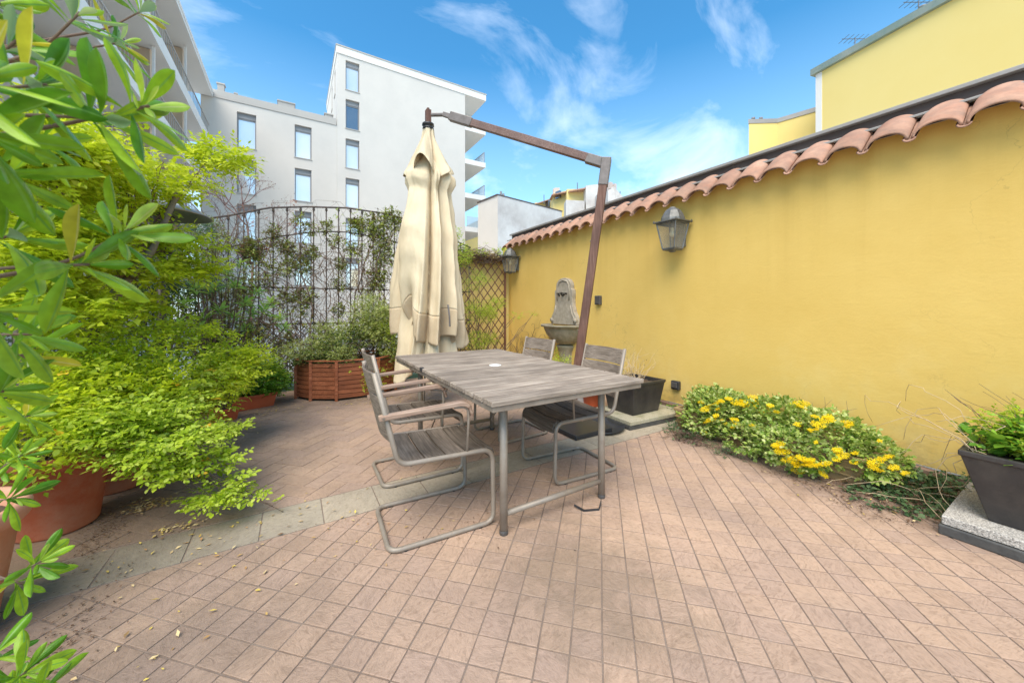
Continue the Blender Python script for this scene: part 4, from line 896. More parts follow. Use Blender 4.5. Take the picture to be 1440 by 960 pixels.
# near black square pot with dry plant, on a mossy slab
sl = thing('paving_slab', 'mossy gravel slab on a dark plinth under the square black pot', 'slab', (3.2, 2.66, 0), math.radians(-3))
mb = MB(); mb.box((-0.40, -0.27, 0), (0.39, 0.28, 0.042)); mb.build('plinth', M['darkslab'], sl, bevel=0.004)
mb = MB(); mb.box((-0.395, -0.275, 0.044), (0.41, 0.285, 0.083)); mb.build('slab', M['slabmoss'], sl, bevel=0.006)
bp_ = thing('square_planter', 'black tapered square pot holding a dried-up plant on the mossy slab', 'planter', (3.17, 2.70, 0.085))
mb = MB(); s_ = tapered_box(mb, (3.17, 2.70), (0.50, 0.44), (0.40, 0.34), 0.335, 0.085, 0.02, 0.04); mb.build('pot', M['blackpot'], bp_, world=True, bevel=0.006)
soil_disc('soil', (3.17, 2.70), 0.2, s_[2], bp_, sq=s_[:2])
stems('dry_stems', bp_, M['drytwig'], lambda: V3(3.17+random.uniform(-.12, .12), 2.70+random.uniform(-.1, .1), 0.37), [V3(3.17+random.uniform(-.28, .28), 2.72+random.uniform(-.22, .22), random.uniform(0.48, 0.74)) for _ in range(46)], 0.0022, 0.001, 0.018, 0.02, 6, 4)
foliage('dry_leaves', bp_, M['litter_dark'], [(3.15, 2.72, 0.56, .24, .2, .14)], 40, leaflets=2, slen=0.02, lsize=0.014, thr=-9)
foliage('weeds', bp_, M['lime2'], [(2.96, 2.80, 0.47, .10, .12, .07)], 130, leaflets=4, slen=0.04, lsize=0.016, thr=-9)
# far pots behind
tp_ = thing('terracotta_pot', 'orange pot half hidden between the pole base and the black pot', 'pot', (3.12, 3.28, 0))
round_pot(tp_, (3.12, 3.28), 0.10, 0.135, 0.22, M['orange'])
foliage('leaves', tp_, M['lime2'], [(3.1, 3.3, 0.34, .22, .20, .16)], 420, leaflets=5, slen=0.07, lsize=0.022, thr=-9, flat=0.3)
gb = thing('concrete_block', 'small grey concrete block on the floor by the umbrella base', 'block', (2.98, 3.42, 0)); mb = MB(); mb.box((-0.12, -0.10, 0.0), (0.10, 0.1, 0.20)); mb.build('block', M['concrete_old'], gb, bevel=0.008)
dt = thing('plant_saucer', 'round black saucer lying on the floor beside the mossy slab', 'saucer', (2.60, 2.62, 0)); mb = MB(); mb.lathe([(0.0, 0.006), (0.20, 0.006), (0.235, 0.035), (0.24, 0.036), (0.205, 0.0), (0.0, 0.0)], n=40); mb.build('saucer', M['blackplastic'], dt, smooth=True)
# right-hand pot
gs = thing('granite_slab', 'speckled granite slab in a dark tray under the big black planter', 'slab', (3.2, 0.1, 0))
mb = MB(); mb.box((2.925, -0.9, 0.0), (3.66, 0.478, 0.052)); mb.build('tray', M['darkslab'], gs, world=True, bevel=0.006)
mb = MB(); mb.box((2.935, -0.89, 0.055), (3.65, 0.468, 0.098)); mb.build('slab', M['granite'], gs, world=True, bevel=0.004)
rp = thing('long_planter', 'big black rectangular planter with green plants at the right edge', 'planter', (3.24, 0.05, 0.1))
mb = MB(); s_ = tapered_box(mb, (3.245, -0.16), (0.46, 1.16), (0.36, 0.98), 0.345, 0.100, 0.02, 0.03); mb.build('pot', M['blackpot'], rp, world=True, bevel=0.006)
soil_disc('soil', (3.245, -0.16), 0.2, s_[2], rp, sq=s_[:2])
foliage('leaves', rp, M['green'], [(3.22, 0.0, 0.49, .22, .40, .09), (3.3, 0.12, 0.53, .2, .26, .10), (3.2, -0.4, 0.52, .22, .3, .11)], 1300, detail=2, leaflets=3, slen=0.05, lsize=0.040, lw=0.75, thr=-99, flat=0.6, shell=0.2)
foliage('young_leaves', rp, M['lime2'], [(3.26, 0.16, 0.55, .16, .22, .12), (3.3, 0.3, 0.52, .08, .10, .10), (3.15, 0.0, 0.50, .15, .3, .07)], 600, leaflets=5, slen=0.05, lsize=0.022, lw=0.7, thr=-99, flat=0.4)
foliage('yellow_leaves', rp, M['yellowleaf'], [(3.08, 0.14, 0.47, .03, .05, .02)], 5, detail=2, leaflets=3, slen=0.02, lsize=0.028, lw=0.9, thr=-9)
stems('stems', rp, M['twig'], lambda: V3(3.25+random.uniform(-.15, .1), random.uniform(-.1, .34), 0.43), [V3(3.28+random.uniform(-.2, .22), random.uniform(-.1, .50), random.uniform(0.55, 0.76)) for _ in range(30)], 0.002, 0.001, 0.012, 0.01, 6, 4)
stems('dry_stems', rp, M['drytwig'], lambda: V3(3.10+random.uniform(-.06, .14), 0.38+random.uniform(-.05, .03), 0.44), [V3(random.uniform(2.98, 3.6), random.uniform(0.42, 0.95), random.uniform(0.03, 0.62)) for _ in range(16)], 0.0022, 0.0012, 0.035, 0.10, 9, 4)
# ================================================================== FLOWER BOXES ALONG THE WALL
def flower_box(loc, ly, label, blobs, fl, nl):
    t = thing('flower_box', label, 'planter', loc, 0, 'flower boxes along the yellow wall')
    mb = MB(); s_ = tapered_box(mb, (loc[0], loc[1]), (0.34, ly), (0.29, ly-0.06), 0.20, 0.0, 0.02, 0.03)
    for z in (0.06, 0.11, 0.15): mb.box((loc[0]-0.17, loc[1]-ly/2+0.01, z), (loc[0]-0.155, loc[1]+ly/2-0.01, z+0.012))
    mb.build('box', M['claybox'], t, world=True, bevel=0.006)
    soil_disc('soil', loc, 0.1, s_[2], t, sq=s_[:2])
    foliage('leaves', t, M['sedumleaf'], blobs, nl, detail=2, leaflets=4, slen=0.022, lsize=0.024, lw=0.85, flat=0.2, out=0.9, shell=0.72, thr=-2.0, cs=9)
    # flat clusters of small star flowers on short stems
    P, D, U, S = [], [], [], []; sm = MB()
    for (x, y, z, r) in fl:
        n_ = int(200*r/0.03)
        up = V3(-0.35+random.gauss(0, .2), random.gauss(0, .25), 0.9).normalized()
        for _ in range(n_):
            a = random.uniform(0, 6.28); q = r*math.sqrt(random.random()); e = up.orthogonal().normalized(); f_ = up.cross(e)
            c = V3(x, y, z)+e*math.cos(a)*q+f_*math.sin(a)*q*1.3+up*random.gauss(0, 0.004)
            b = random.uniform(0, 6.28)
            P.append(c); D.append(e*math.cos(b)+f_*math.sin(b)+up*0.35); U.append(up); S.append(random.uniform(0.006, 0.011))
    leaf_mesh('flowers', P, D, U, S, np.array(S)*0.6, M['flower'], t, fold=0.1)
    return t
def fl_at(lst): return [(*at_p, r) for at_p, r in lst]
def on_x(u, v, X):
    r = _ray(u, v); t = X/r.x; return (X, r.y*t, CAMZ+r.z*t)
F1 = [(992, 575, 3.45, .035), (1010, 565, 3.5, .03), (1040, 566, 3.5, .05), (1060, 560, 3.55, .04), (1000, 590, 3.3, .035), (1075, 577, 3.45, .04), (1100, 580, 3.5, .03), (1112, 577, 3.45, .03), (990, 609, 3.1, .02), (1033, 590, 3.35, .025),
      (1030, 615, 3.1, .02), (1045, 624, 3.05, .03), (1070, 613, 3.15, .03), (1028, 640, 2.98, .035), (1020, 632, 3.0, .025), (1045, 645, 2.98, .025), (1060, 565, 3.6, .025), (1030, 600, 3.25, .018)]
F2 = [(1125, 568, 3.6, .05), (1145, 572, 3.55, .025), (1150, 597, 3.4, .035), (1163, 590, 3.45, .035), (1140, 605, 3.35, .02), (1190, 593, 3.6, .035), (1100, 635, 3.1, .04), (1112, 645, 3.05, .045), (1130, 648, 3.0, .03), (1075, 662, 2.95, .03),
      (1088, 655, 2.96, .025), (1115, 675, 2.92, .045), (1122, 665, 2.94, .03), (1160, 652, 3.05, .03), (1165, 672, 3.0, .035), (1185, 640, 3.2, .03), (1230, 650, 3.3, .03), (1240, 645, 3.35, .02), (1200, 685, 3.05, .025), (1257, 657, 3.4, .02), (1262, 618, 3.55, .015), (1095, 625, 3.15, .03), (1083, 560+10, 3.6, .02)]
def hit(u, v, blobs, X):
    r = _ray(u, v); best = None
    for (cx, cy, cz, rx, ry, rz) in blobs:
        k = 1.12; o_ = Vector((-cx/rx/k, -cy/ry/k, (CAMZ-cz)/rz/k)); d_ = Vector((r.x/rx/k, r.y/ry/k, r.z/rz/k))
        A_ = d_.dot(d_); B_ = 2*o_.dot(d_); C_ = o_.dot(o_)-1; D_ = B_*B_-4*A_*C_
        if D_ > 0:
            t = (-B_-math.sqrt(D_))/(2*A_); best = t if best is None else min(best, t)
    if best is None: return None
    return (r.x*best, r.y*best, max(0.05, CAMZ+r.z*best))
b1 = [(3.50, 2.0, .19, .20, .26, .16), (3.42, 1.80, .20, .26, .28, .15), (3.22, 1.95, .12, .12, .2, .09)]
b2 = [(3.45, 1.42, .21, .26, .26, .17), (3.40, 1.12, .21, .28, .28, .15), (3.12, 1.22, .12, .14, .26, .11), (3.36, 0.86, .15, .22, .18, .12), (3.08, 1.52, .13, .10, .16, .10)]
b1 = [(x, y, z+0.025, a, b, c*1.15) for x, y, z, a, b, c in b1]; b2 = [(x, y, z+0.025, a, b, c*1.15) for x, y, z, a, b, c in b2]
fb1 = flower_box((3.42, 1.93, 0), 0.66, 'farther clay flower box of cream-edged leaves and yellow flowers, beside the black pot', b1, [(*h, r) for h, r in [(hit(u+random.gauss(0, j), v+random.gauss(0, j*.7), b1, X), r*q) for u, v, X, r in F1 for j, q in ((0, 1), (9, .7), (18, .5))] if h], 3000)
fb2 = flower_box((3.36, 1.16, 0), 0.66, 'nearer clay flower box by the wall, full of variegated leaves and yellow flowers', b2, [(*h, r) for h, r in [(hit(u+random.gauss(0, j), v+random.gauss(0, j*.7), b2, X), r*q) for u, v, X, r in F2 for j, q in ((0, 1), (9, .7), (18, .5))] if h], 4200)
def stemmy(t, n, xr, yr, zr, zt):
    stems('seed_stems', t, M['twig'], lambda: V3(random.uniform(*xr), random.uniform(*yr), 0.2), [V3(random.uniform(*xr)+.05, random.uniform(*yr), random.uniform(*zt)) for _ in range(n)], 0.0018, 0.001, 0.01, 0.0, 6, 4)
stemmy(fb1, 7, (3.45, 3.6), (1.7, 2.3), 0, (0.38, 0.46)); stemmy(fb2, 7, (3.4, 3.6), (0.9, 1.6), 0, (0.38, 0.50))
cp = thing('creeping_plant', 'low dark green creeper and dry stems trailing on the floor at the wall foot', 'plant', (3.4, 0.7, 0))
foliage('leaves', cp, M['sedumdark'], [(3.45, 0.70, 0.02, .26, .20, .09), (3.2, 0.62, 0.015, .2, .14, .04), (3.55, 0.5, 0.03, .16, .2, .1), (3.1, 0.72, 0.01, .15, .2, .03)], 620, detail=2, leaflets=4, slen=0.05, lsize=0.026, lw=0.8, thr=-1, zmin=0.004, flat=0.8)
foliage('dry_leaves', cp, M['litter_dark'], [(3.3, 0.75, 0.01, .35, .35, .03), (3.6, 0.4, 0.03, .1, .6, .05)], 420, leaflets=3, slen=0.03, lsize=0.024, lw=0.6, thr=-9, zmin=0.003)
stems('runners', cp, M['drytwig'], lambda: V3(random.uniform(3.1, 3.6), random.uniform(0.45, 0.9), 0.02), [V3(random.uniform(2.8, 3.6), random.uniform(0.3, 1.0), random.uniform(0.01, 0.06)) for _ in range(12)], 0.0022, 0.0012, 0.02, 0.03, 8, 4)
cg = thing('creeping_thyme', 'patch of small grey-green creeper between the mossy slab and the flowers', 'plant', (3.3, 2.2, 0))
foliage('leaves', cg, M['sedumdark'], [(3.22, 2.18, 0.02, .16, .12, .06), (3.05, 2.1, 0.015, .14, .10, .035), (3.58, 2.45, .05, .12, .12, .06), (3.05, 1.9, .02, .10, .16, .06), (2.98, 1.6, .015, .06, .12, .03)], 800, leaflets=4, slen=0.025, lsize=0.014, lw=0.7, thr=-2, zmin=0.004, flat=0.6)
foliage('purple_leaves', cg, leaf_mat('purple_leaves', [(0.10, 0.05, 0.05), (0.16, 0.09, 0.08), (0.20, 0.14, 0.10)]), [(3.02, 1.95, 0.03, .10, .14, .05)], 260, leaflets=4, slen=0.02, lsize=0.012, lw=0.6, thr=-9, zmin=0.004)
stems('runners', cg, M['twig'], lambda: V3(3.1, 2.1, 0.01), [V3(random.uniform(2.65, 3.1), random.uniform(1.2, 2.3), 0.006) for _ in range(14)], 0.002, 0.001, 0.015, 0.01, 8, 4)
# ================================================================== HEXAGONAL PLANTER AND HEDGE
hx = thing('hexagonal_planter', 'brown slatted wooden hexagonal planter overflowing with pale variegated shrub', 'planter', (0.62, 5.60, 0))
R_ = 0.62; HZ = 0.50
vv = [(0.62+R_*math.cos(math.radians(a))*1.05, 5.62+R_*math.sin(math.radians(a))*0.9) for a in (-165, -118, -105+0, -55, -12, 30, 90, 150)]
vv = [(0.03, 5.52), (0.19, 5.27), (0.47, 5.09), (0.98, 5.09), (1.27, 5.36), (1.28, 5.80), (1.0, 6.0), (0.2, 6.0)]
wd = MB()
for i in range(len(vv)):
    a, b = V3(*vv[i], 0), V3(*vv[(i+1) % len(vv)], 0); d = (b-a).normalized(); nrm_ = V3(d.y, -d.x, 0)
    nz = 8
    for k in range(nz):
        z0 = 0.03+k*(HZ-0.05)/nz; z1 = z0+(HZ-0.05)/nz-0.007
        p, q = a+d*0.02, b-d*0.02; vs = []
        for z in (z0, z1):
            for w_ in (p, q, q-nrm_*0.018, p-nrm_*0.018): vs.append((w_.x, w_.y, z))
        wd.add(vs, [(0, 3, 2, 1), (4, 5, 6, 7), (0, 1, 5, 4), (1, 2, 6, 5), (2, 3, 7, 6), (3, 0, 4, 7)])
wd.build('boards', M['planterwood'], hx, world=True, bevel=0.002)
ps = MB()
for p in vv: ps.bar((p[0], p[1], 0.0), (p[0], p[1], HZ), 0.036, 0.036)
for i in range(len(vv)): ps.bar((*vv[i], HZ+0.008), (*vv[(i+1) % len(vv)], HZ+0.008), 0.05, 0.016)
ps.build('posts', M['planterwood'], hx, world=True, bevel=0.003)
ip = MB(); ip.prism([(0.62+(x-0.62)*0.93, 5.55+(y-5.55)*0.92) for x, y in vv], 0.01, 0.46); ip.build('soil', M['soil'], hx, world=True)
hb = [(0.30, 5.45, .62, .36, .30, .18), (0.12, 5.42, .56, .20, .20, .13), (0.62, 5.50, .74, .38, .34, .24), (0.95, 5.55, .92, .36, .34, .34), (1.15, 5.6, 1.02, .30, .3, .36), (1.25, 5.65, .70, .30, .3, .35), (0.55, 5.2, .58, .22, .12, .12), (1.2, 5.3, .55, .22, .2, .22)]
foliage('leaves', hx, M['hedge'], hb, 9000, split=3, leaflets=5, slen=0.05, lsize=0.020, lw=0.65, thr=-2.2, flat=0.2, shell=0.62, cs=7)
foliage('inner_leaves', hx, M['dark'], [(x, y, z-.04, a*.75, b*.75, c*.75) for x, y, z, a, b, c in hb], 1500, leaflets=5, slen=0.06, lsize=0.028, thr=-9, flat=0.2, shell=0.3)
foliage('trailing_leaves', hx, M['lime2'], [(0.95, 5.08, .36, .22, .05, .16), (0.90, 5.06, .18, .14, .04, .12), (1.25, 5.22, .42, .18, .1, .3), (0.62, 5.06, .42, .1, .04, .08), (1.1, 5.28, .75, .16, .16, .26)], 1500, leaflets=5, slen=0.04, lsize=0.018, lw=0.75, thr=-1.0, flat=0.1)
stems('branches', hx, M['twig'], lambda: V3(0.62+random.uniform(-.3, .4), 5.55, 0.45), [V3(*(lambda b: (b[0]+random.uniform(-.2, .2), b[1]+random.uniform(-.2, .1), b[2]+random.uniform(-.1, .2)))(random.choice(hb))) for _ in range(40)], 0.006, 0.002, 0.02, 0.02)
# orange planter and small ones at the left
op = thing('orange_planter', 'orange rectangular plastic planter with a dark green shrub by the fence', 'planter', (-0.42, 5.30, 0), math.radians(18))
mb = MB(); mb2 = tapered_box(mb, (0, 0), (0.46, 0.24), (0.40, 0.19), 0.165, 0.0, 0.012, 0.03); mb.build('pot', M['orange'], op, bevel=0.006)
op2 = MB(); op2.box((-0.19, -0.08, 0.10), (0.19, 0.08, 0.145)); op2.build('soil', M['soil'], op)
gb_ = [(-0.45, 5.35, .38, .34, .26, .20), (-0.30, 5.3, .30, .26, .22, .15), (-0.70, 5.3, .34, .26, .24, .20), (-0.18, 5.35, .24, .12, .12, .12)]
o = foliage('leaves', None, M['green'], gb_, 3400, leaflets=6, slen=0.06, lsize=0.024, lw=0.65, thr=-2, flat=0.5, shell=0.5); inv = (Matrix.Translation(op.location) @ Matrix.Rotation(op.rotation_euler.z, 4, 'Z')).inverted(); o.data.transform(inv); o.parent = op
o = foliage('bright_leaves', None, M['lime2'], [(-0.40, 5.25, .50, .30, .22, .12), (-0.16, 5.28, .34, .1, .1, .12)], 900, leaflets=6, slen=0.06, lsize=0.022, lw=0.6, thr=-1, flat=0.5); o.data.transform(inv); o.parent = op
sp1 = thing('small_planter', 'small orange planter nearly hidden under the leafy shrub', 'planter', (-0.63, 4.86, 0), math.radians(30))
mb = MB(); tapered_box(mb, (0, 0), (0.22, 0.20), (0.18, 0.16), 0.13, 0.0, 0.01, 0.03); mb.build('pot', M['orange'], sp1, bevel=0.005); mb = MB(); mb.box((-0.09, -0.08, 0.05), (0.09, 0.08, 0.10)); mb.build('soil', M['soil'], sp1)
bp2 = thing('brown_trough', 'dark brown plastic trough behind the lime green shrub', 'planter', (-1.02, 5.35, 0), math.radians(12))
mb = MB(); tapered_box(mb, (0, 0), (0.62, 0.26), (0.56, 0.21), 0.23, 0.0, 0.012, 0.03)
for z in (0.06, 0.12, 0.17): mb.box((-0.30, -0.128, z), (0.30, -0.11, z+0.012))
mb.build('pot', M['brownplastic'], bp2, bevel=0.005); mb = MB(); mb.box((-0.27, -0.1, 0.10), (0.27, 0.1, 0.20)); mb.build('soil', M['soil'], bp2)
# ================================================================== TERRACOTTA POTS WITH SHRUBS (left)
GRP = 'terracotta pots along the left side'
def arch_stems(name, t, base, tips, r0, r1, lift, m='twig', n=10):
    mb = MB()
    for tip in tips:
        b = V3(*base)+V3(random.uniform(-.04, .04), random.uniform(-.04, .04), 0); q = V3(*tip); pts = []
        for i in range(n+1):
            f = i/n; p = b.lerp(q, f); p.z += lift*math.sin(PI*f**0.8)*(0.6+0.5*random.random() if i == 0 else 1)
            pts.append(p+V3(random.gauss(0, .008), random.gauss(0, .008), random.gauss(0, .006)))
        mb.tube(pts, [r0+(r1-r0)*i/n for i in range(n+1)], 6)
    return mb.build(name, M[m], t, smooth=True, world=True)
p1 = thing('potted_shrub', 'nearest terracotta pot at the lower left corner, pale rim, spoon-leaved shrub', 'potted plant', (-1.13, 2.13, 0), 0, GRP)
round_pot(p1, (-1.13, 2.13), 0.18, 0.245, 0.46, M['terra_pale'])
p2 = thing('potted_shrub', 'middle terracotta pot of the three at the left, reddish brown with an arching lime-leaved shrub', 'potted plant', (-1.10, 2.98, 0), 0, GRP)
round_pot(p2, (-1.10, 2.98), 0.155, 0.205, 0.42, M['terra'])
p3 = thing('potted_shrub', 'farthest terracotta pot of the three at the left, low and red under lime foliage', 'potted plant', (-1.02, 3.46, 0), 0, GRP)
round_pot(p3, (-1.02, 3.46), 0.165, 0.205, 0.33, M['terra'])
# p2 shrub: low arching branches reaching over the floor to the right
lowb = [blob_at(150, 590, 2.8, .22, .20, .09), blob_at(190, 605, 2.75, .20, .2, .07), blob_at(235, 625, 2.7, .20, .2, .07), blob_at(200, 580, 3.0, .28, .25, .10), blob_at(250, 660, 2.6, .13, .12, .04), blob_at(290, 650, 2.7, .15, .13, .05), blob_at(205, 645, 2.6, .10, .08, .03),
        blob_at(300, 700, 2.55, .10, .10, .035), blob_at(345, 700, 2.55, .11, .08, .03), blob_at(385, 712, 2.5, .06, .05, .02), blob_at(320, 680, 2.6, .10, .09, .04), blob_at(315, 600, 3.1, .14, .12, .05), blob_at(265, 610, 2.9, .18, .16, .08)]
foliage('leaves', p2, M['lime2'], lowb, 2300, split=4, detail=2, leaflets=7, slen=0.085, lsize=0.027, lw=0.6, thr=-1.0, flat=0.85, shell=0.15, out=0.8, zmin=0.06)
foliage('yellow_leaves', p2, M['yellowleaf'], lowb[:7], 26, detail=2, leaflets=3, slen=0.04, lsize=0.034, lw=0.7, thr=-9, flat=0.8, zmin=0.06)
arch_stems('branches', p2, (-1.10, 2.98, 0.38), [b[:3] for b in lowb]+[b[:3] for b in lowb[3:]]+[at_y(400, 716, 2.5)], 0.0055, 0.0015, 0.10)
# p3 shrub: the mid lime mass
midb = [blob_at(190, 520, 3.3, .38, .34, .24), blob_at(260, 510, 3.5, .34, .3, .22), blob_at(310, 520, 3.8, .28, .28, .17), blob_at(130, 560, 3.1, .30, .3, .22), blob_at(225, 560, 3.3, .34, .3, .20), blob_at(150, 480, 3.5, .34, .3, .20), blob_at(90, 530, 3.0, .26, .3, .22),
        blob_at(60, 600, 2.75, .24, .24, .18), blob_at(330, 490, 4.0, .22, .2, .10), blob_at(290, 550, 3.6, .24, .2, .14), blob_at(230, 470, 3.8, .3, .25, .10), blob_at(360, 500, 4.1, .12, .12, .05)]
foliage('leaves', p3, M['lime'], midb, 4300, split=4, leaflets=7, slen=0.10, lsize=0.034, lw=0.5, thr=-1.0, flat=0.6, shell=0.45, out=0.8, cs=6)
foliage('lower_leaves', p3, M['lime2'], [(x, y, z-.08, a*.85, b*.85, c*.8) for x, y, z, a, b, c in midb], 1300, leaflets=6, slen=0.10, lsize=0.034, lw=0.6, thr=-9, flat=0.6, shell=0.2)
foliage('yellow_leaves', p3, M['yellowleaf'], midb, 30, detail=2, leaflets=3, slen=0.04, lsize=0.038, lw=0.7, thr=-9, zmin=0.1)
arch_stems('branches', p3, (-1.02, 3.46, 0.30), [b[:3] for b in midb]*2, 0.007, 0.002, 0.06)
# ================================================================== LIME TREE with thick leaning trunk
lt_ = thing('small_tree', 'small lime-leaved tree with a grey leaning trunk among the left-hand pots', 'tree', (-1.35, 3.65, 0))
mb = MB()
def limb(pts, r0, r1, n=8):
    P = fillet(pts, 0.3, 6); k = len(P); mb.tube(P, [r0+(r1-r0)*i/(k-1) for i in range(k)], 10)
limb([(-1.38, 3.62, 0), (-1.33, 3.6, 0.45), at_y(100, 522, 3.6), at_y(135, 450, 3.6), at_y(172, 402, 3.6), at_y(215, 350, 3.6), at_y(250, 270, 3.6)], 0.062, 0.018)
limb([(-1.45, 3.60, 0), at_y(58, 480, 3.5), at_y(70, 400, 3.5), at_y(100, 300, 3.5), at_y(140, 200, 3.5)], 0.045, 0.012)
limb([(-1.42, 3.55, 0.1), at_y(30, 450, 3.4), at_y(75, 400, 3.4), at_y(130, 395, 3.4), at_y(180, 330, 3.5)], 0.035, 0.012)
limb([at_y(135, 450, 3.6), at_y(100, 395, 3.5), at_y(60, 300, 3.3), at_y(40, 200, 3.2)], 0.03, 0.010)
mb.build('trunk', M['bark'], lt_, world=True, smooth=True)
tpb = [blob_at(150, 235, 3.3, .34, .3, .12), blob_at(230, 225, 3.5, .30, .3, .10), blob_at(285, 235, 3.7, .22, .2, .07), blob_at(90, 250, 3.2, .3, .3, .16), blob_at(190, 250, 3.5, .3, .3, .07), blob_at(40, 220, 3.0, .26, .3, .2), blob_at(110, 330, 3.3, .3, .3, .16), blob_at(60, 330, 3.1, .3, .3, .2),
       blob_at(190, 345, 3.6, .28, .25, .12), blob_at(245, 345, 3.8, .24, .22, .11), blob_at(280, 370, 3.9, .16, .15, .06), blob_at(215, 380, 3.7, .24, .2, .09), blob_at(50, 420, 3.1, .3, .3, .14), blob_at(180, 195, 3.6, .22, .2, .07), blob_at(300, 215, 3.9, .22, .2, .08), blob_at(265, 255, 3.8, .24, .2, .06), blob_at(130, 280, 3.6, .3, .25, .1), blob_at(250, 375, 3.9, .24, .2, .10), blob_at(300, 350, 4.1, .14, .14, .06), blob_at(130, 420, 3.9, .22, .2, .10), blob_at(200, 430, 3.9, .2, .2, .08)]
foliage('crown', lt_, M['lime'], tpb, 6500, split=4, leaflets=7, slen=0.13, lsize=0.047, lw=0.45, thr=-1.0, flat=0.72, shell=0.25, out=0.8, cs=7)
arch_stems('twigs', lt_, (-1.0, 3.6, 1.4), [b[:3] for b in tpb]*2, 0.006, 0.0015, 0.05)
# background shrubs on the left
def shrub(label, loc, m, blobs, n, name='background_shrub', **k):
    t = thing(name, label, 'shrub', loc)
    foliage('leaves', t, m, blobs, n, **k)
    stems('branches', t, M['twig'], V3(loc[0], loc[1], 0.0), [V3(b[0]+random.uniform(-.1, .1), b[1], b[2]) for b in blobs for _ in range(3)], 0.014, 0.003, 0.03, 0.03)
    return t
shrub('dark leafy shrub filling the left edge behind the lime foliage', (-2.0, 4.2, 0), M['dark'], [(-1.9, 3.0, .6, .35, .5, .6), (-2.0, 3.9, .9, .4, .5, .9), (-1.8, 4.8, .9, .4, .5, .8), (-1.7, 5.6, .9, .4, .4, .8), (-1.9, 2.2, .4, .3, .5, .4), (-1.6, 4.3, .4, .35, .6, .4)], 4200, leaflets=5, slen=0.10, lsize=0.05, lw=0.55, thr=-1.2, flat=0.3, shell=0.5)
shrub('dark twiggy shrub standing against the left end of the iron fence', (-0.75, 5.95, 0), M['vine'], [blob_at(290, 340, 5.9, .26, .16, .22), blob_at(255, 400, 5.8, .30, .2, .3), blob_at(310, 400, 5.95, .2, .14, .28), blob_at(320, 460, 5.9, .24, .14, .3), blob_at(270, 470, 5.8, .26, .2, .3), blob_at(360, 480, 5.95, .16, .10, .2), blob_at(345, 400, 6.0, .14, .10, .25), blob_at(285, 320, 6.0, .22, .12, .14)], 4600, leaflets=5, slen=0.06, lsize=0.024, lw=0.6, thr=-1.4, flat=0.2, shell=0.35)
shrub('blue-green needle-leaved shrub behind the lime tree near the patio heater', (-0.9, 5.55, 0), M['conifer'], [blob_at(285, 325, 5.5, .16, .14, .10), blob_at(300, 345, 5.5, .14, .12, .10), blob_at(235, 395, 5.3, .22, .16, .16), blob_at(290, 400, 5.5, .18, .14, .10)], 1300, leaflets=9, slen=0.09, lsize=0.035, lw=0.14, thr=-1.5, flat=0.2, shell=0.2)
shrub('brown and olive shrub under the patio heater', (-1.15, 5.0, 0), M['dark'], [blob_at(200, 410, 4.9, .26, .2, .28), blob_at(240, 430, 5.0, .22, .2, .28), blob_at(160, 420, 4.8, .26, .2, .3), blob_at(225, 350, 5.0, .24, .2, .12)], 1500, leaflets=5, slen=0.07, lsize=0.034, lw=0.5, thr=-1.0, flat=0.2, shell=0.4)
# ------------------------------------------------------------------ whorled lance-leaf shrub
rh = thing('lance_leaf_shrub', 'shrub with whorls of long yellow-green lance leaves in front of the fence', 'shrub', (-0.55, 4.75, 0))
P, D, U, S = [], [], [], []; tips = []
wh = [(338, 370, 4.6), (330, 400, 4.7), (362, 410, 4.6), (300, 405, 4.6), (372, 435, 4.6), (395, 445, 4.5), (355, 440, 4.7), (310, 435, 4.6), (262, 425, 4.5), (235, 440, 4.4), (285, 445, 4.5), (330, 445, 4.8), (345, 425, 4.6), (275, 405, 4.6), (380, 425, 4.7), (318, 380, 4.8), (250, 455, 4.6), (400, 460, 4.6), (345, 460, 4.7)]
for u, v, Y in wh:
    c = at_y(u, v, Y); tips.append(c); ax = V3(random.gauss(0.1, .35), -0.25, 0.9).normalized(); e = ax.orthogonal().normalized(); f_ = ax.cross(e)
    for q in range(13):
        a = q*2.4; tl = random.uniform(0.15, 0.55) if q > 4 else random.uniform(0.6, 1.1)
        P.append(c-ax*0.004*q); D.append(e*math.cos(a)+f_*math.sin(a)+ax*tl); U.append(ax+V3(random.gauss(0, .2), random.gauss(0, .2), 0)); S.append(random.uniform(0.085, 0.135))
leaf_mesh('leaves', P, D, U, S, np.array(S)*0.27, M['rhodo'], rh, fold=0.35, detail=2, droop=0.2)
arch_stems('branches', rh, (-0.62, 4.85, 0.0), tips, 0.008, 0.004, 0.10)
pz = thing('lance_shrub_pot', 'brown pot hidden below the whorled lance-leaf shrub', 'pot', (-0.66, 5.02, 0)) if False else None
# ================================================================== VINES ON THE FENCE
fv = thing('climbing_vine', 'half bare climbing vine with reddish tips spread over the iron fence', 'vine', (0.4, FY-0.02, 0))
mb = MB()
for k in range(1000):
    x = random.uniform(-1.0, 2.4); zt = float(fz(x)); z0 = random.choice([0.1, random.uniform(0.3, 2.0)]); L_ = random.uniform(0.5, 1.3); p = V3(x, FY-0.02, z0); a = random.gauss(PI/2, 0.5); pts = [p.copy()]
    for i in range(14):
        a += random.gauss(0, 0.42); a += (PI/2-a)*0.08; p = p+V3(math.cos(a), random.gauss(0, .25), math.sin(a))*L_/14*1.2; p.y = FY-0.02+max(-0.07, min(0.07, p.y-FY+0.02)); p.z = min(p.z, float(fz(p.x))+0.08)
        if not (-1.2 < p.x < 2.6): break
        pts.append(p.copy())
    if len(pts) > 3: r0 = random.uniform(0.0025, 0.008); mb.tube(pts, [r0+(0.001-r0)*i/len(pts) for i in range(len(pts))], 4)
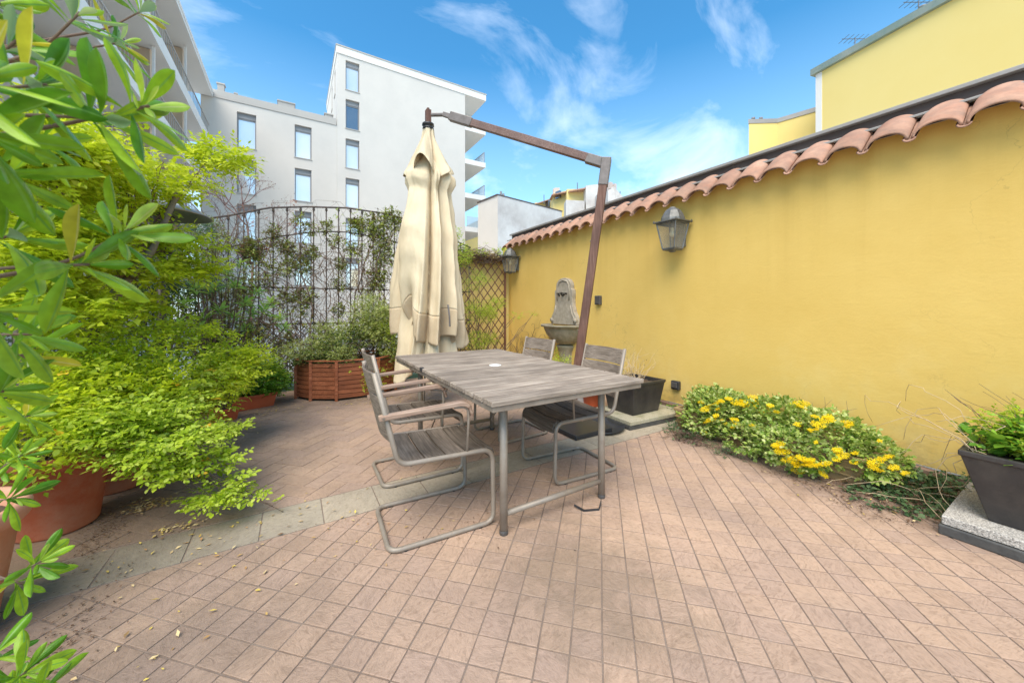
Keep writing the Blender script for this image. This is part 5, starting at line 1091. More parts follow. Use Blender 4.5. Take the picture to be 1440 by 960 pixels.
for x in (0.72, 0.80, 0.20, 1.15): 
    pts = wander(V3(x, FY-0.05, 0), V3(x+random.uniform(-.3, .4), FY-0.02, 2.3), 16, 0.03); mb.tube(pts, [0.016-0.0007*i for i in range(17)], 6)
mb.build('stems', mat('brown_vine_stem', (0.15, 0.09, 0.06), 0.9, (0.27, 0.18, 0.125), 12), fv, world=True, smooth=True)
vb = []; 
for (u, v, r) in [(360, 360, .16), (345, 410, .2), (350, 350, .15), (390, 355, .1), (405, 370, .12), (400, 350, .1), (400, 420, .12), (430, 420, .14), (425, 450, .12), (435, 350, .12), (470, 340, .1), (455, 470, .12), (440, 320, .1), (500, 350, .15), (510, 400, .16), (535, 330, .2), (520, 320, .16), (545, 360, .18), (530, 390, .16), (500, 320, .12), (460, 320, .07), (475, 400, .1), (480, 370, .08), (420, 310, .06), (610, 350, .15), (640, 340, .15), (400, 490, .15), (370, 460, .15), (420, 380, .14), (345, 470, .16), (480, 440, .10), (550, 310, .14), (385, 330, .10), (370, 390, .14)]:
    p = at_y(u, v, FY-0.02); vb.append((p.x, p.y, p.z, r, 0.07, r))
vb = [(x, y, z, a*1.25, b, c*1.35) for x, y, z, a, b, c in vb]
foliage('leaves', fv, M['vine'], vb, 7000, split=3, leaflets=4, slen=0.05, lsize=0.034, lw=0.6, thr=-1.0, flat=0.1, shell=0.15, cs=9)
foliage('bright_leaves', fv, M['lime2'], [vb[i] for i in (13, 15, 16, 17, 18, 19, 24, 25, 31)]+[(*at_y(505, 295, FY), .10, .06, .07), (*at_y(640, 325, FY), .14, .06, .10), (*at_y(680, 345, FY), .12, .08, .04), (*at_y(475, 300, FY), .05, .05, .06)], 560, leaflets=4, slen=0.05, lsize=0.026, lw=0.7, thr=-1.5, flat=0.1, shell=0.1)
foliage('red_leaves', fv, M['redleaf'], [(*at_y(345, 352, FY), .07, .05, .05), (*at_y(358, 360, FY), .07, .05, .05), (*at_y(375, 350, FY), .06, .05, .05), (*at_y(413, 315, FY), .05, .05, .05), (*at_y(413, 285, FY), .05, .04, .03), (*at_y(372, 308, FY), .04, .04, .02), (*at_y(355, 316, FY), .03, .04, .03), (*at_y(518, 388, FY), .03, .04, .05)], 90, leaflets=4, slen=0.04, lsize=0.026, lw=0.6, thr=-9, shell=0.1)
# dead vines on top of the trellis
dv = thing('dry_vine', 'tangled brown dry vine lying along the top of the wooden trellis', 'vine', (3.0, 6.2, 2.1))
stems('stems', dv, M['twig'], lambda: V3(random.uniform(2.35, 3.6), 6.15+random.uniform(-.1, .12), 2.12+random.uniform(-.05, .08)), [V3(random.uniform(2.3, 3.6), 6.15+random.uniform(-.12, .12), 2.12+random.uniform(-.15, .14)) for _ in range(150)], 0.005, 0.002, 0.03, 0.02, 8, 4)
foliage('dry_leaves', dv, M['litter'], [(2.7, 6.15, 2.15, .3, .12, .10), (3.2, 6.15, 2.17, .35, .12, .09)], 420, leaflets=3, slen=0.04, lsize=0.03, thr=-9, shell=0.1)
foliage('leaves', dv, M['lime2'], [(3.42, 6.1, 2.26, .16, .12, .09), (3.0, 6.1, 2.2, .2, .1, .06), (2.6, 6.1, 2.25, .2, .1, .1), (2.45, 6.1, 2.0, .12, .1, .2)], 420, leaflets=4, slen=0.05, lsize=0.026, lw=0.7, thr=-1.2, shell=0.1)
# light green shrub in front of the trellis
ls = thing('feathery_shrub', 'airy light green shrub growing in front of the wooden trellis', 'shrub', (2.6, 5.35, 0))
lb = [blob_at(675, 395, 5.4, .26, .2, .14), blob_at(665, 430, 5.4, .24, .2, .2), blob_at(690, 440, 5.35, .26, .2, .14), blob_at(725, 445, 5.3, .22, .16, .06), blob_at(665, 480, 5.35, .24, .2, .2), blob_at(655, 365, 5.5, .14, .12, .14), blob_at(750, 440, 5.25, .10, .10, .03), blob_at(700, 425, 5.35, .2, .16, .1), blob_at(690, 475, 5.3, .16, .15, .08), blob_at(650, 510, 5.3, .25, .2, .2)]
foliage('leaves', ls, M['lime2'], lb, 2200, split=3, leaflets=7, slen=0.09, lsize=0.022, lw=0.45, thr=-1.0, flat=0.5, shell=0.2, cs=7)
stems('branches', ls, M['twig'], V3(2.6, 5.35, 0), [V3(*b[:3]) for b in lb]*3, 0.007, 0.002, 0.03, 0.05)
wv = thing('wall_creeper', 'thin leafless brown creeper clinging to the yellow wall left of the fountain', 'vine', (3.70, 5.4, 0))
mb = MB()
for k in range(60):
    p = V3(3.70, random.uniform(4.95, 6.1), random.choice([0.02, random.uniform(0.05, .5)])); a = random.uniform(0.3, 2.8); pts = [p.copy()]
    for i in range(12):
        a += random.gauss(0, .5); p = p+V3(0, math.cos(a), math.sin(a))*0.055; p.x = 3.715+random.gauss(0, .006); p.z = max(0.02, min(0.98, p.z)); p.y = max(4.9, min(6.2, p.y)); pts.append(p.copy())
    mb.tube(pts, 0.0022, 4)
mb.build('stems', M['twig'], wv, world=True)
sv = thing('pillar_weeds', 'tuft of fresh green weeds at the foot of the stone fountain', 'weeds', (3.2, 4.1, 0))
foliage('leaves', sv, M['lime2'], [(3.15, 4.0, .30, .22, .2, .26), (3.4, 3.8, .16, .2, .2, .14)], 700, leaflets=5, slen=0.07, lsize=0.026, lw=0.4, thr=-9, flat=0.0, shell=0.2)
lwv = thing('low_weeds', 'small weeds growing between the black pot and the wall socket', 'weeds', (3.65, 2.8, 0))
foliage('leaves', lwv, M['green'], [(3.66, 2.85, .08, .06, .14, .07), (3.66, 2.55, .05, .05, .1, .04)], 260, leaflets=5, slen=0.03, lsize=0.016, lw=0.6, thr=-9, shell=0.1)
# ================================================================== PATIO HEATER
ph_ = thing('patio_heater', 'patio heater with a wide metal dome rising out of the left-hand foliage', 'patio heater', (-0.985, 4.3, 0))
mb = MB(); mb.lathe([(0.02, 2.10), (0.12, 2.092), (0.25, 2.06), (0.335, 2.015), (0.345, 2.0), (0.335, 2.003), (0.24, 2.045), (0.12, 2.068), (0.02, 2.07)], n=48); mb.build('reflector', M['heater'], ph_, smooth=True)
mb = MB(); mb.lathe([(0.0, 1.66), (0.07, 1.66), (0.075, 1.70), (0.075, 1.93), (0.09, 1.96), (0.09, 1.99), (0.03, 2.02), (0.03, 2.07)], n=24); mb.build('burner', M['heater_dark'], ph_, smooth=True)
mb = MB(); mb.tube([(0, 0, 0.1), (0, 0, 1.67)], 0.03, 12); mb.lathe([(0, 0.0), (0.22, 0.0), (0.24, 0.05), (0.2, 0.08), (0.18, 0.5), (0.03, 0.55)], n=24); mb.build('column', M['heater_dark'], ph_, smooth=True)
# ================================================================== SPOON-LEAVED SHRUB close to the lens
def spoon_leaf(vs, fs, uvs, base, d, up, L, Wd, curl, cup, tw=0.0):
    d = d.normalized(); side = d.cross(up).normalized(); up = side.cross(d).normalized(); n0 = len(vs); NL, NW = 14, 6
    pos = base.copy(); dir_ = d.copy(); st = L/NL; rs = []
    for i in range(NL+1):
        t = i/NL; wv_ = max(math.sin(PI*min(1, t**1.75*0.99+0.004))**0.62 if t < 1 else 0.03, 0.07 if t < 0.5 else 0.03)
        s2 = (side*math.cos(tw*t)+up*math.sin(tw*t)); u2 = s2.cross(dir_).normalized()
        for j in range(NW+1):
            w = (j/NW-0.5)*2; lift = cup*(abs(w)**1.6)*Wd*0.5*wv_
            edge = -0.10*Wd*max(0, abs(w)-0.75)*4*wv_*0.3
            vs.append(pos+s2*(w*wv_*Wd*0.5*(1-0.12*abs(cup)*abs(w)))+u2*(lift+edge)); uvs.append((j/NW, t))
        pos = pos+dir_*st; R = Matrix.Rotation(-curl/NL, 3, side); dir_ = (R @ dir_).normalized(); up = side.cross(dir_).normalized()
    for i in range(NL):
        for j in range(NW):
            a = n0+i*(NW+1)+j; fs.append((a, a+1, a+NW+2, a+NW+1))
def leaf_obj(name, data, m, parent):
    vs, fs, uvs = data
    if not vs: return
    inv = Matrix.Translation(parent.location).inverted(); me = bpy.data.meshes.new(name); me.from_pydata([tuple(inv @ v) for v in vs], [], fs); me.materials.append(m)
    ul = me.uv_layers.new(name='UVMap')
    for lp in me.loops: ul.data[lp.index].uv = uvs[lp.vertex_index]
    me.shade_smooth(); o = bpy.data.objects.new(name, me); C.objects.link(o); o.parent = parent; return o
def spoon_shrub(t, whorls, root, tw_r=0.003):
    """whorls: (pixel u, v, distance, image direction of the twig, leaf length m, number, tone)"""
    A = {'pitto': ([], [], []), 'pitto_pale': ([], [], []), 'pitto_yellow': ([], [], [])}
    Rt = V3(CY, -SY, 0); Fw = V3(SY, CY, 0); tm = MB()
    for (u, v, d, (ax_, ay_, az_), L, n, tone) in whorls:
        c = at_d(u, v, d); ax = (Rt*ax_+V3(0, 0, 1)*ay_+Fw*az_).normalized(); e = ax.orthogonal().normalized(); f_ = ax.cross(e); r0 = random.uniform(0, 6.28)
        for q in range(n):
            a = r0+q*2.399; young = q < tone
            open_ = (0.25+0.95*(q/n))*PI/2*0.78+random.gauss(0, 0.10)
            rad = e*math.cos(a)+f_*math.sin(a); dd = ax*math.cos(open_)+rad*math.sin(open_)
            up = ax*math.sin(open_)-rad*math.cos(open_)
            l = L*(0.45+0.6*min(1, q/(n*0.45)))*random.uniform(0.85, 1.12)
            k = 'pitto_pale' if young else ('pitto_yellow' if random.random() < 0.05 else 'pitto')
            spoon_leaf(*A[k], c-ax*(0.0022*q*L/0.08)+rad*0.002, dd, up, l, l*random.uniform(0.23, 0.31), random.uniform(0.1, 0.9), random.uniform(-0.8, -0.05), random.uniform(-0.3, 0.3))
        back = c-ax*L*1.3; rt = V3(*root) if not isinstance(root, dict) else V3(*root[(u, v)])
        pts = fillet([c+ax*0.004, back, back.lerp(rt, 0.35)+V3(0, 0, 0.02), rt], 0.2, 5); tm.tube(pts, [tw_r*(0.6+0.8*i/len(pts)) for i in range(len(pts))], 8)
    for k, dta in A.items(): leaf_obj({'pitto': 'leaves', 'pitto_pale': 'young_leaves', 'pitto_yellow': 'yellow_leaves'}[k], dta, M[k], t)
    tm.build('branches', M['twig'], t, world=True, smooth=True)
pt = thing('spoon_leaf_shrub', 'glossy spoon-leaved evergreen shrub reaching in close from the upper left', 'shrub', (-0.95, 0.55, 0))
spoon_shrub(pt, [
 (205, 150, .46, (1.0, .30, .1), .075, 12, 4), (150, 168, .44, (1.0, -.02, .1), .088, 9, 0), (60, 120, .42, (.9, .2, .2), .085, 13, 1), (20, 60, .45, (.6, .8, .2), .085, 13, 1),
 (110, 20, .60, (.6, .8, .1), .075, 12, 2), (170, 60, .75, (.7, .4, .3), .075, 12, 3), (-20, 190, .36, (.9, -.4, .2), .085, 11, 0), (15, 250, .42, (.8, -.5, .2), .085, 12, 0),
 (178, 325, .50, (.85, .55, .1), .070, 12, 5), (120, 372, .47, (1.0, .05, .1), .085, 10, 0), (20, 330, .46, (.8, .3, .2), .08, 12, 1), (-25, 110, .34, (.9, .5, .1), .09, 10, 0),
 (40, 470, .55, (.95, .0, .2), .080, 13, 1), (40, 505, .60, (.8, -.55, .1), .080, 12, 2), (-10, 440, .42, (.9, -.3, .2), .08, 11, 0), (0, 550, .55, (.9, -.1, .2), .08, 12, 1), (70, 200, .60, (.7, .1, .5), .08, 12, 1), (200, 15, .95, (.6, .6, .2), .075, 11, 4), (-5, 5, .5, (.8, .3, .2), .085, 12, 0)],
 (-0.80, 0.50, 1.0))
mb = MB(); mb.tube(fillet([(-0.95, 0.55, 0.3), (-0.9, 0.52, 0.8), (-0.80, 0.50, 1.0), (-0.72, 0.55, 1.35)], 0.1), 0.012, 8); mb.build('trunk', M['bark'], pt, world=True)
ptp = thing('shrub_tub', 'terracotta tub just left of the camera that holds the spoon-leaved shrub', 'pot', (-0.95, 0.55, 0)); round_pot(ptp, (-0.95, 0.55), 0.18, 0.24, 0.42, M['terra'])
spoon_shrub(p1, [
 (40, 585, 1.05, (.95, .1, .1), .085, 12, 3), (30, 640, 1.2, (.8, .5, .0), .08, 13, 2), (20, 700, 1.0, (.9, .1, .1), .085, 12, 1), (55, 790, .85, (.9, .5, .0), .075, 12, 2), (30, 820, .85, (.95, -.3, .0), .08, 10, 0),
 (10, 650, 1.35, (.6, .7, .1), .085, 12, 0)], (-1.13, 2.05, 0.45))
p4 = thing('low_spoon_shrub', 'small spoon-leaved plant in the bottom left corner of the patio', 'shrub', (-0.50, 1.05, 0))
spoon_shrub(p4, [(35, 945, .80, (.75, .5, .0), .085, 14, 2), (-10, 920, .85, (.3, .9, .0), .08, 10, 0), (60, 975, .80, (.95, .2, .0), .08, 10, 1), (10, 985, .8, (.5, .7, .0), .08, 12, 0)], (-0.72, 1.05, 0.05))
# ================================================================== LITTER
def litter(name, label, cat, m, spots, size, flat=True, z=0.004):
    P, D, U, S = [], [], [], []
    for (x, y, rx, ry, n) in spots:
        for _ in range(n):
            a = random.uniform(0, 6.28); q = random.gauss(0, 0.5)
            P.append((x+rx*random.gauss(0, .5), y+ry*random.gauss(0, .5), z+random.random()*0.006)); b = random.uniform(0, 6.28)
            D.append((math.cos(b), math.sin(b), random.gauss(0, .12))); U.append((random.gauss(0, .25), random.gauss(0, .25), 1)); S.append(size*random.uniform(.5, 1.5))
    o = leaf_mesh(name, P, D, U, S, np.array(S)*0.42, m, None, fold=0.4, droop=-0.1); return tag(o, label, cat, None, 'stuff')
litter('fallen_leaves', 'small dry yellow leaves scattered on the tiles by the left pots', 'fallen leaves', M['litter'],
       [(-.75, 3.0, .12, .10, 170), (-.55, 2.62, .10, .05, 40), (-.45, 2.4, .3, .25, 40), (-.1, 2.2, .5, .5, 46), (-.5, 1.6, .25, .3, 40), (0.3, 2.0, .5, .6, 26), (-.62, 1.25, .12, .12, 60), (-.5, 4.6, .3, .5, 160), (-.2, 5.0, .4, .25, 130), (.8, 4.8, .7, .25, 150), (-.7, 3.9, .1, .25, 90), (3.0, .8, .25, .5, 60)], 0.021)
litter('leaf_crumbs', 'dark crumbled leaf litter around the pots and flower boxes', 'leaf litter', M['litter_dark'],
       [(-.85, 2.75, .10, .35, 420), (-.72, 1.9, .12, .4, 420), (-.68, 1.2, .15, .2, 250), (2.98, 1.1, .10, .45, 500), (3.05, 1.8, .10, .3, 300), (2.9, .75, .12, .2, 220), (-.6, 4.4, .15, .5, 260), (3.6, .6, .12, 1.2, 700), (.7, 4.95, .5, .1, 160), (1.6, 4.9, .5, .3, 260), (0.9, 1.8, .4, .3, 40)], 0.011)
sp_ = thing('black_strap', 'short bent black strap lying on the tiles under the table end', 'strap', (1.52, 1.60, 0))
mb = MB(); a, b, c = V3(1.43, 1.665, 0.012), V3(1.475, 1.58, 0.006), V3(1.60, 1.60, 0.02)
for p, q in ((V3(1.435, 1.66, 0.018), V3(1.46, 1.60, 0.006)), (V3(1.46, 1.60, 0.006), V3(1.545, 1.565, 0.006)), (V3(1.545, 1.565, 0.006), V3(1.595, 1.60, 0.022))): mb.bar(p, q, 0.005, 0.012, up=(0, 0, 1))
mb.build('strap', M['blackplastic'], sp_, world=True)
pb = tag(MB().lathe([(0, 0.001), (0.009, 0.002), (0.012, 0.005), (0.008, 0.009), (0, 0.010)], (2.12, 0.06, 0), n=10).build('pebble', M['whiteplastic'], None, smooth=True), 'small white pebble lying alone on the tiles at the lower right', 'pebble')
# ================================================================== BUILDINGS
def facade(mb, O, U, Nn, u0, u1, z0, z1, holes, dep=0.28):
    """wall sheet with real openings: O origin, U along, Nn outward; holes (ua,ub,za,zb)"""
    O, U, Nn = Vector(O), Vector(U), Vector(Nn); us = sorted({u0, u1, *[h[0] for h in holes], *[h[1] for h in holes]}); zs = sorted({z0, z1, *[h[2] for h in holes], *[h[3] for h in holes]})
    P = lambda u, z, d=0: O+U*u+Vector((0, 0, z))-Nn*d
    for i in range(len(us)-1):
        for j in range(len(zs)-1):
            cu, cz = (us[i]+us[i+1])/2, (zs[j]+zs[j+1])/2
            if any(h[0] < cu < h[1] and h[2] < cz < h[3] for h in holes): continue
            mb.add([P(us[i], zs[j]), P(us[i+1], zs[j]), P(us[i+1], zs[j+1]), P(us[i], zs[j+1])], [(0, 1, 2, 3)])
    for a, b, c, d in holes:
        for q in (((a, c), (a, d)), ((b, c), (b, d)), ((a, c), (b, c)), ((a, d), (b, d))):
            mb.add([P(*q[0]), P(*q[1]), P(*q[1], dep), P(*q[0], dep)], [(0, 1, 2, 3)])
def window(t, O, U, Nn, a, b, c, d, glass='pane', dep=0.26, shutter=True):
    O, U, Nn = Vector(O), Vector(U), Vector(Nn); P = lambda u, z, q=0: O+U*u+Vector((0, 0, z))-Nn*q
    f = MB(); w = 0.07; g = 0.008
    def bx(ua, ub, za, zb, q0, q1):
        vs = [P(ua, za, q0), P(ub, za, q0), P(ub, zb, q0), P(ua, zb, q0), P(ua, za, q1), P(ub, za, q1), P(ub, zb, q1), P(ua, zb, q1)]
        f.add(vs, [(0, 1, 2, 3), (4, 7, 6, 5), (0, 4, 5, 1), (1, 5, 6, 2), (2, 6, 7, 3), (3, 7, 4, 0)])
    top = d-(0.34 if shutter else 0.0)
    bx(a+g, a+w, c+g, top, dep-0.07, dep); bx(b-w, b-g, c+g, top, dep-0.07, dep); bx(a+w, b-w, c+g, c+w, dep-0.07, dep); bx(a+w, b-w, top-w, top, dep-0.07, dep)
    if shutter: bx(a+g, b-g, top+0.005, d-g, dep-0.10, dep); bx(a+g, a+0.035, c+g, top, dep-0.2, dep-0.08); bx(b-0.035, b-g, c+g, top, dep-0.2, dep-0.08)
    o = f.build('window', M['wframe'], t, world=True)
    s = MB(); s.add([P(a-0.0+w, c+w, dep-0.03), P(b-w, c+w, dep-0.03), P(b-w, top-w, dep-0.03), P(a+w, top-w, dep-0.03)], [(0, 1, 2, 3)])
    pn = s.build('pane', M[glass], None); inv = Matrix.Translation(t.location).inverted(); pn.data.transform(inv); pn.parent = o
    sl_ = MB(); sl_.add([P(a-0.04, c-0.05, -0.05), P(b+0.04, c-0.05, -0.05), P(b+0.04, c-0.002, -0.05), P(a-0.04, c-0.002, -0.05), P(a-0.04, c-0.05, 0.05), P(b+0.04, c-0.05, 0.05), P(b+0.04, c-0.002, 0.05), P(a-0.04, c-0.002, 0.05)], [(0, 1, 2, 3), (4, 7, 6, 5), (0, 4, 5, 1), (2, 6, 7, 3), (3, 7, 4, 0), (1, 5, 6, 2)])
    q = sl_.build('sill', M['taupe'], None); q.data.transform(inv); q.parent = o
BY = 29.2
# tower
tw = thing('apartment_tower', 'tall white apartment tower with one column of windows and balconies on its right side', 'building', (8, 33, 0))
TX0, TX1, TZ = 2.75, 12.85, 20.3
wins = [(3.32, 4.26, z-2.15, z) for z in (19.35, 16.5, 13.6, 10.7, 7.75, 4.8)]
mb = MB(); facade(mb, (0, BY, 0), (1, 0, 0), (0, -1, 0), TX0, TX1, 0, TZ-0.62, wins)
facade(mb, (TX0, BY, 0), (0, 1, 0), (-1, 0, 0), 0, 9, 0, TZ-0.62, [(1.2, 1.9, 17.3, 19.2), (3.6, 4.3, 17.3, 19.2)])
facade(mb, (TX1, BY, 0), (0, 1, 0), (1, 0, 0), 0, 9, 0, TZ-0.62, []); facade(mb, (0, BY+9, 0), (1, 0, 0), (0, 1, 0), TX0, TX1, 0, TZ-0.62, [])
mb.build('wall', M['white'], tw, world=True)
for i, w_ in enumerate(wins): window(tw, (0, BY, 0), (1, 0, 0), (0, -1, 0), *w_, glass='pane_dark' if i == 1 else 'pane')
for a in (1.2, 3.6): window(tw, (TX0, BY, 0), (0, 1, 0), (-1, 0, 0), a, a+0.7, 17.3, 19.2)
mb = MB(); mb.box((TX0-0.05, BY-0.06, TZ-0.618), (14.87, BY+9.1, TZ-0.10)); mb.build('roof_slab', M['white2'], tw, world=True)
mb = MB(); mb.box((TX0-0.09, BY-0.10, TZ-0.098), (14.92, BY+9.2, TZ-0.02)); mb.box((8.0, BY+2, TZ-0.02), (9.0, BY+3.5, TZ+0.55)); mb.box((8.1, BY+2.1, TZ+0.55), (8.9, BY+3.4, TZ+0.68)); mb.build('roof', M['taupe'], tw, world=True)
for i, z in enumerate((16.65, 13.72, 10.75, 7.8, 4.85)):
    mb = MB(); mb.box((TX1+0.003, BY+0.0, z-0.02), (14.86, BY+7.0, z+0.40)); o = mb.build('balcony', M['white2'], tw, world=True)
    if i > 0:
        rl = MB(); rl.box((14.78, BY+0.1, z+0.403), (14.80, BY+6.9, z+1.35)); rl.box((TX1+0.2, BY+0.08, z+0.403), (14.76, BY+0.10, z+1.35)) if i in (3,) else None
        q = rl.build('glass_screen', M['railglass'], None); q.data.transform(Matrix.Translation(tw.location).inverted()); q.parent = o
        hr = MB(); hr.box((14.765, BY+0.1, z+1.352), (14.815, BY+6.9, z+1.40))
        for yy in np.arange(BY+0.1, BY+7, 1.15): hr.box((14.775, yy, z+0.402), (14.806, yy+0.04, z+1.35))
        q = hr.build('handrail', M['wframe'], None); q.data.transform(Matrix.Translation(tw.location).inverted()); q.parent = o
# wing
wg = thing('apartment_wing', 'lower white apartment wing with a taupe parapet left of the tower', 'building', (-1, 33, 0))
WZ = 14.85; wins = []
for x in (-3.10, 0.10): wins += [(x, x+1.02, z-2.25, z) for z in (13.8, 10.8, 7.85, 4.9)]
mb = MB(); facade(mb, (0, BY+0.02, 0), (1, 0, 0), (0, -1, 0), -4.9, TX0-0.003, 0, WZ-0.48, wins); facade(mb, (-4.9, BY+0.02, 0), (0, 1, 0), (-1, 0, 0), 0, 7, 0, WZ-0.48, [])
mb.build('wall', M['white'], wg, world=True)
for w_ in wins: window(wg, (0, BY+0.02, 0), (1, 0, 0), (0, -1, 0), *w_)
mb = MB(); mb.box((-4.9, BY-0.03, WZ-0.478), (TX0-0.06, BY+0.30, WZ)); mb.box((-4.9, BY+0.30, WZ-0.478), (TX0-0.06, BY+7, WZ-0.3)); mb.build('parapet', M['taupe'], wg, world=True)
for (x, y, a, b, z) in ((-0.9, BY+1.0, 1.0, 0.8, .75), (-4.2, BY+0.8, .35, .35, 0.8), (-3.3, BY+.8, .12, .12, .4), (2.0, BY+.5, .5, .4, .40)):
    mb = MB(); mb.box((x, y, WZ-0.29), (x+a, y+b, WZ+z)); mb.box((x-0.05, y-0.05, WZ+z+0.002), (x+a+0.05, y+b+0.05, WZ+z+0.08)); mb.build('chimney', M['chimney'], wg, world=True)
# balcony building on the left
bb_ = thing('balcony_building', 'white apartment building with long deep balconies at the upper left', 'building', (-8, 20, 0))
BX = -6.3; EX = -4.45; zl = (14.35, 11.35, 8.35, 5.35, 2.35)
mb = MB(); mb.box((-16, 3.0, 0), (BX, BY-0.02, 14.3)); mb.build('wall', M['white'], bb_, world=True)
for i, z in enumerate(zl):
    mb = MB(); ya = 2.0 if i == 0 else (9.0 if i == 1 else 4.0)
    if i == 0: mb.box((BX-3, ya, z-0.02), (EX+0.15, BY-0.05, z+0.16)); mb.box((EX+0.02, ya, z+0.162), (EX+0.18, BY-0.05, z+0.34)); mb.build('roof', M['white2'], bb_, world=True); continue
    mb.box((BX+0.003, ya, z-0.05), (EX, BY-0.05, z+0.15)); mb.box((EX-0.10, ya, z+0.152), (EX+0.002, BY-0.05, z+0.50)); o = mb.build('balcony', M['white2'], bb_, world=True)
    hr = MB()
    for yy in np.arange(ya+0.2, BY-0.3, 0.30): hr.box((EX-0.06, yy, z+0.502), (EX-0.035, yy+0.025, z+1.15))
    hr.box((EX-0.07, ya, z+1.152), (EX-0.02, BY-0.05, z+1.20)); q = hr.build('handrail', M['taupe'], None); q.data.transform(Matrix.Translation(bb_.location).inverted()); q.parent = o
    if True:
        for yy in (9.6, 14.6, 19.5, 24.4):
            if yy < ya: continue
            mb = MB(); mb.box((BX+0.004, yy, z+0.153), (EX-0.35, yy+0.22, z+2.93)); mb.build('partition', M['tan'], bb_, world=True)
            mb = MB(); mb.box((EX-0.22, yy-0.3, z+0.153), (EX-0.14, yy-0.22, z+2.93)); mb.build('post', M['white2'], bb_, world=True)
        for yy in np.arange(ya+1.0, BY-2.5, 2.45):
            mb = MB(); mb.box((BX+0.002, yy, z+0.16), (BX+0.05, yy+1.5, z+2.3)); mb.build('window', M['pane_dark'], bb_, world=True)
# concrete block
cb = thing('concrete_house', 'pale house with a stained grey concrete side wall beyond the trellis', 'building', (14.5, 27.5, 0))
Pa, Pb, Pc = Vector((12.85, 23.3, 0)), Vector((19.8, 24.5, 0)), Vector((12.5, 25.9, 0)); Z_ = 9.35
n2 = (Pb-Pa); n3 = (Pc-Pa); Pd = Pa+n2+n3
mb = MB(); mb.add([(Pa.x, Pa.y, 0), (Pb.x, Pb.y, 0), (Pb.x, Pb.y, Z_), (Pa.x, Pa.y, Z_), (Pd.x, Pd.y, 0), (Pd.x, Pd.y, Z_)], [(0, 1, 2, 3), (1, 4, 5, 2)]); mb.build('side_wall', M['concrete_old'], cb, world=True)
mb = MB(); mb.add([(Pa.x, Pa.y, 0), (Pc.x, Pc.y, 0), (Pc.x, Pc.y, Z_), (Pa.x, Pa.y, Z_), (Pd.x, Pd.y, 0), (Pd.x, Pd.y, Z_)], [(0, 3, 2, 1), (1, 2, 5, 4)]); mb.build('wall', M['white'], cb, world=True)
mb = MB(); mb.prism([(p.x, p.y) for p in (Pa+(Pa-Pd)*0.01, Pb+(Pb-Pc)*0.01, Pd+(Pd-Pa)*0.01, Pc+(Pc-Pb)*0.01)], Z_+0.003, Z_+0.09); mb.build('roof', M['fascia'], cb, world=True)
for k_, f_ in enumerate((0.10, 0.135)):
    p = Pa+n2*f_+n3*0.2; mb = MB(); mb.tube([(p.x, p.y, Z_), (p.x, p.y, Z_+0.55-0.12*k_)], 0.09, 8); mb.build('chimney', M['wframe'], cb, world=True)
# yellow block showing between the balconies
yb = thing('yellow_house', 'pale yellow house seen in the gap under the tower balconies', 'building', (17, 36, 0)); mb = MB(); mb.box((13.2, 40, 0), (22, 44, 9.8)); mb.build('wall', M['yellow_old'], yb, world=True); mb = MB(); mb.box((13.1, 39.9, 9.805), (22.1, 44.1, 9.95)); mb.build('roof', M['flashing'], yb, world=True)
# far old house group
fh = thing('old_house', 'distant old yellow house with stained chimney walls above the tiled eaves', 'building', (28, 30, 0))
def vprism(mb, px, z0, z1): mb.prism(px, z0, z1)
def gp(u, v, z):
    r = _ray(u, v); t = (z-CAMZ)/r.z; return (r.x*t, r.y*t)
def quad_from(u0, u1, d0, d1, depth=4):
    def pt(u, d): r = _ray(u, HV); return (r.x*d, r.y*d)
    a, b = pt(u0, d0), pt(u1, d1); dx = Vector((SY, CY))*depth
    return [a, b, (b[0]+dx[0], b[1]+dx[1]), (a[0]+dx[0], a[1]+dx[1])]
def zat(v, d): return CAMZ+(HV-v)/FPX*d
mb = MB(); mb.prism(quad_from(778, 797, 42, 41), 0, zat(272, 42)); mb.prism(quad_from(797, 826, 40, 40), 0, zat(266, 40)); mb.prism(quad_from(752, 779, 46, 46), 0, zat(285, 46)); mb.build('wall', M['yellow_old'], fh, world=True)
mb = MB(); mb.prism(quad_from(824, 843, 38.5, 38.0, 1.2), 0, zat(261, 38.5)); mb.prism(quad_from(796, 822, 38, 38.4, 1.5), 0, zat(281, 38)); mb.prism(quad_from(843, 862, 36.2, 36.4, 2), 0, zat(268, 36)); mb.build('gable_wall', M['concrete_old'], fh, world=True)
for (u0, u1, v, d) in ((778, 784, 265, 42.5), (780, 787, 264, 43), (855, 862, 261, 37), (866, 869, 268, 36)):
    mb = MB(); mb.prism(quad_from(u0, u1, d, d, 0.6), 8, zat(v, d)); mb.build('chimney', M['brick_pink'], fh, world=True)
r0 = [gp(750, 286, 13.6)]
mb = MB()
def slope(u0, v0, u1, v1, d, rise):
    a = at_d(u0, v0, d); b = at_d(u1, v1, d-1.0); bk = Vector((SY, CY, 0))*3
    mb.add([a, b, b+bk+Vector((0, 0, rise)), a+bk+Vector((0, 0, rise))]+[p-Vector((0, 0, 0.12)) for p in (a, b, b+bk+Vector((0, 0, rise)), a+bk+Vector((0, 0, rise)))], [(0, 1, 2, 3), (7, 6, 5, 4), (0, 4, 5, 1), (1, 5, 6, 2), (2, 6, 7, 3), (3, 7, 4, 0)])
slope(748, 288, 778, 278, 46, 0.5); slope(776, 273, 801, 268, 41, 0.25); slope(800, 268, 827, 263, 39.5, 0.2); mb.build('roof', M['rooftile'], fh, world=True)
mb = MB()
for (u, v0, v1, d) in ((765, 283, 274, 45), (812, 265, 257, 39.5), (872, 275, 269, 35.5)): mb.tube([at_d(u, v0+4, d), at_d(u, v1, d)], 0.05, 6)
mb.build('antenna', M['antenna'], fh, world=True)
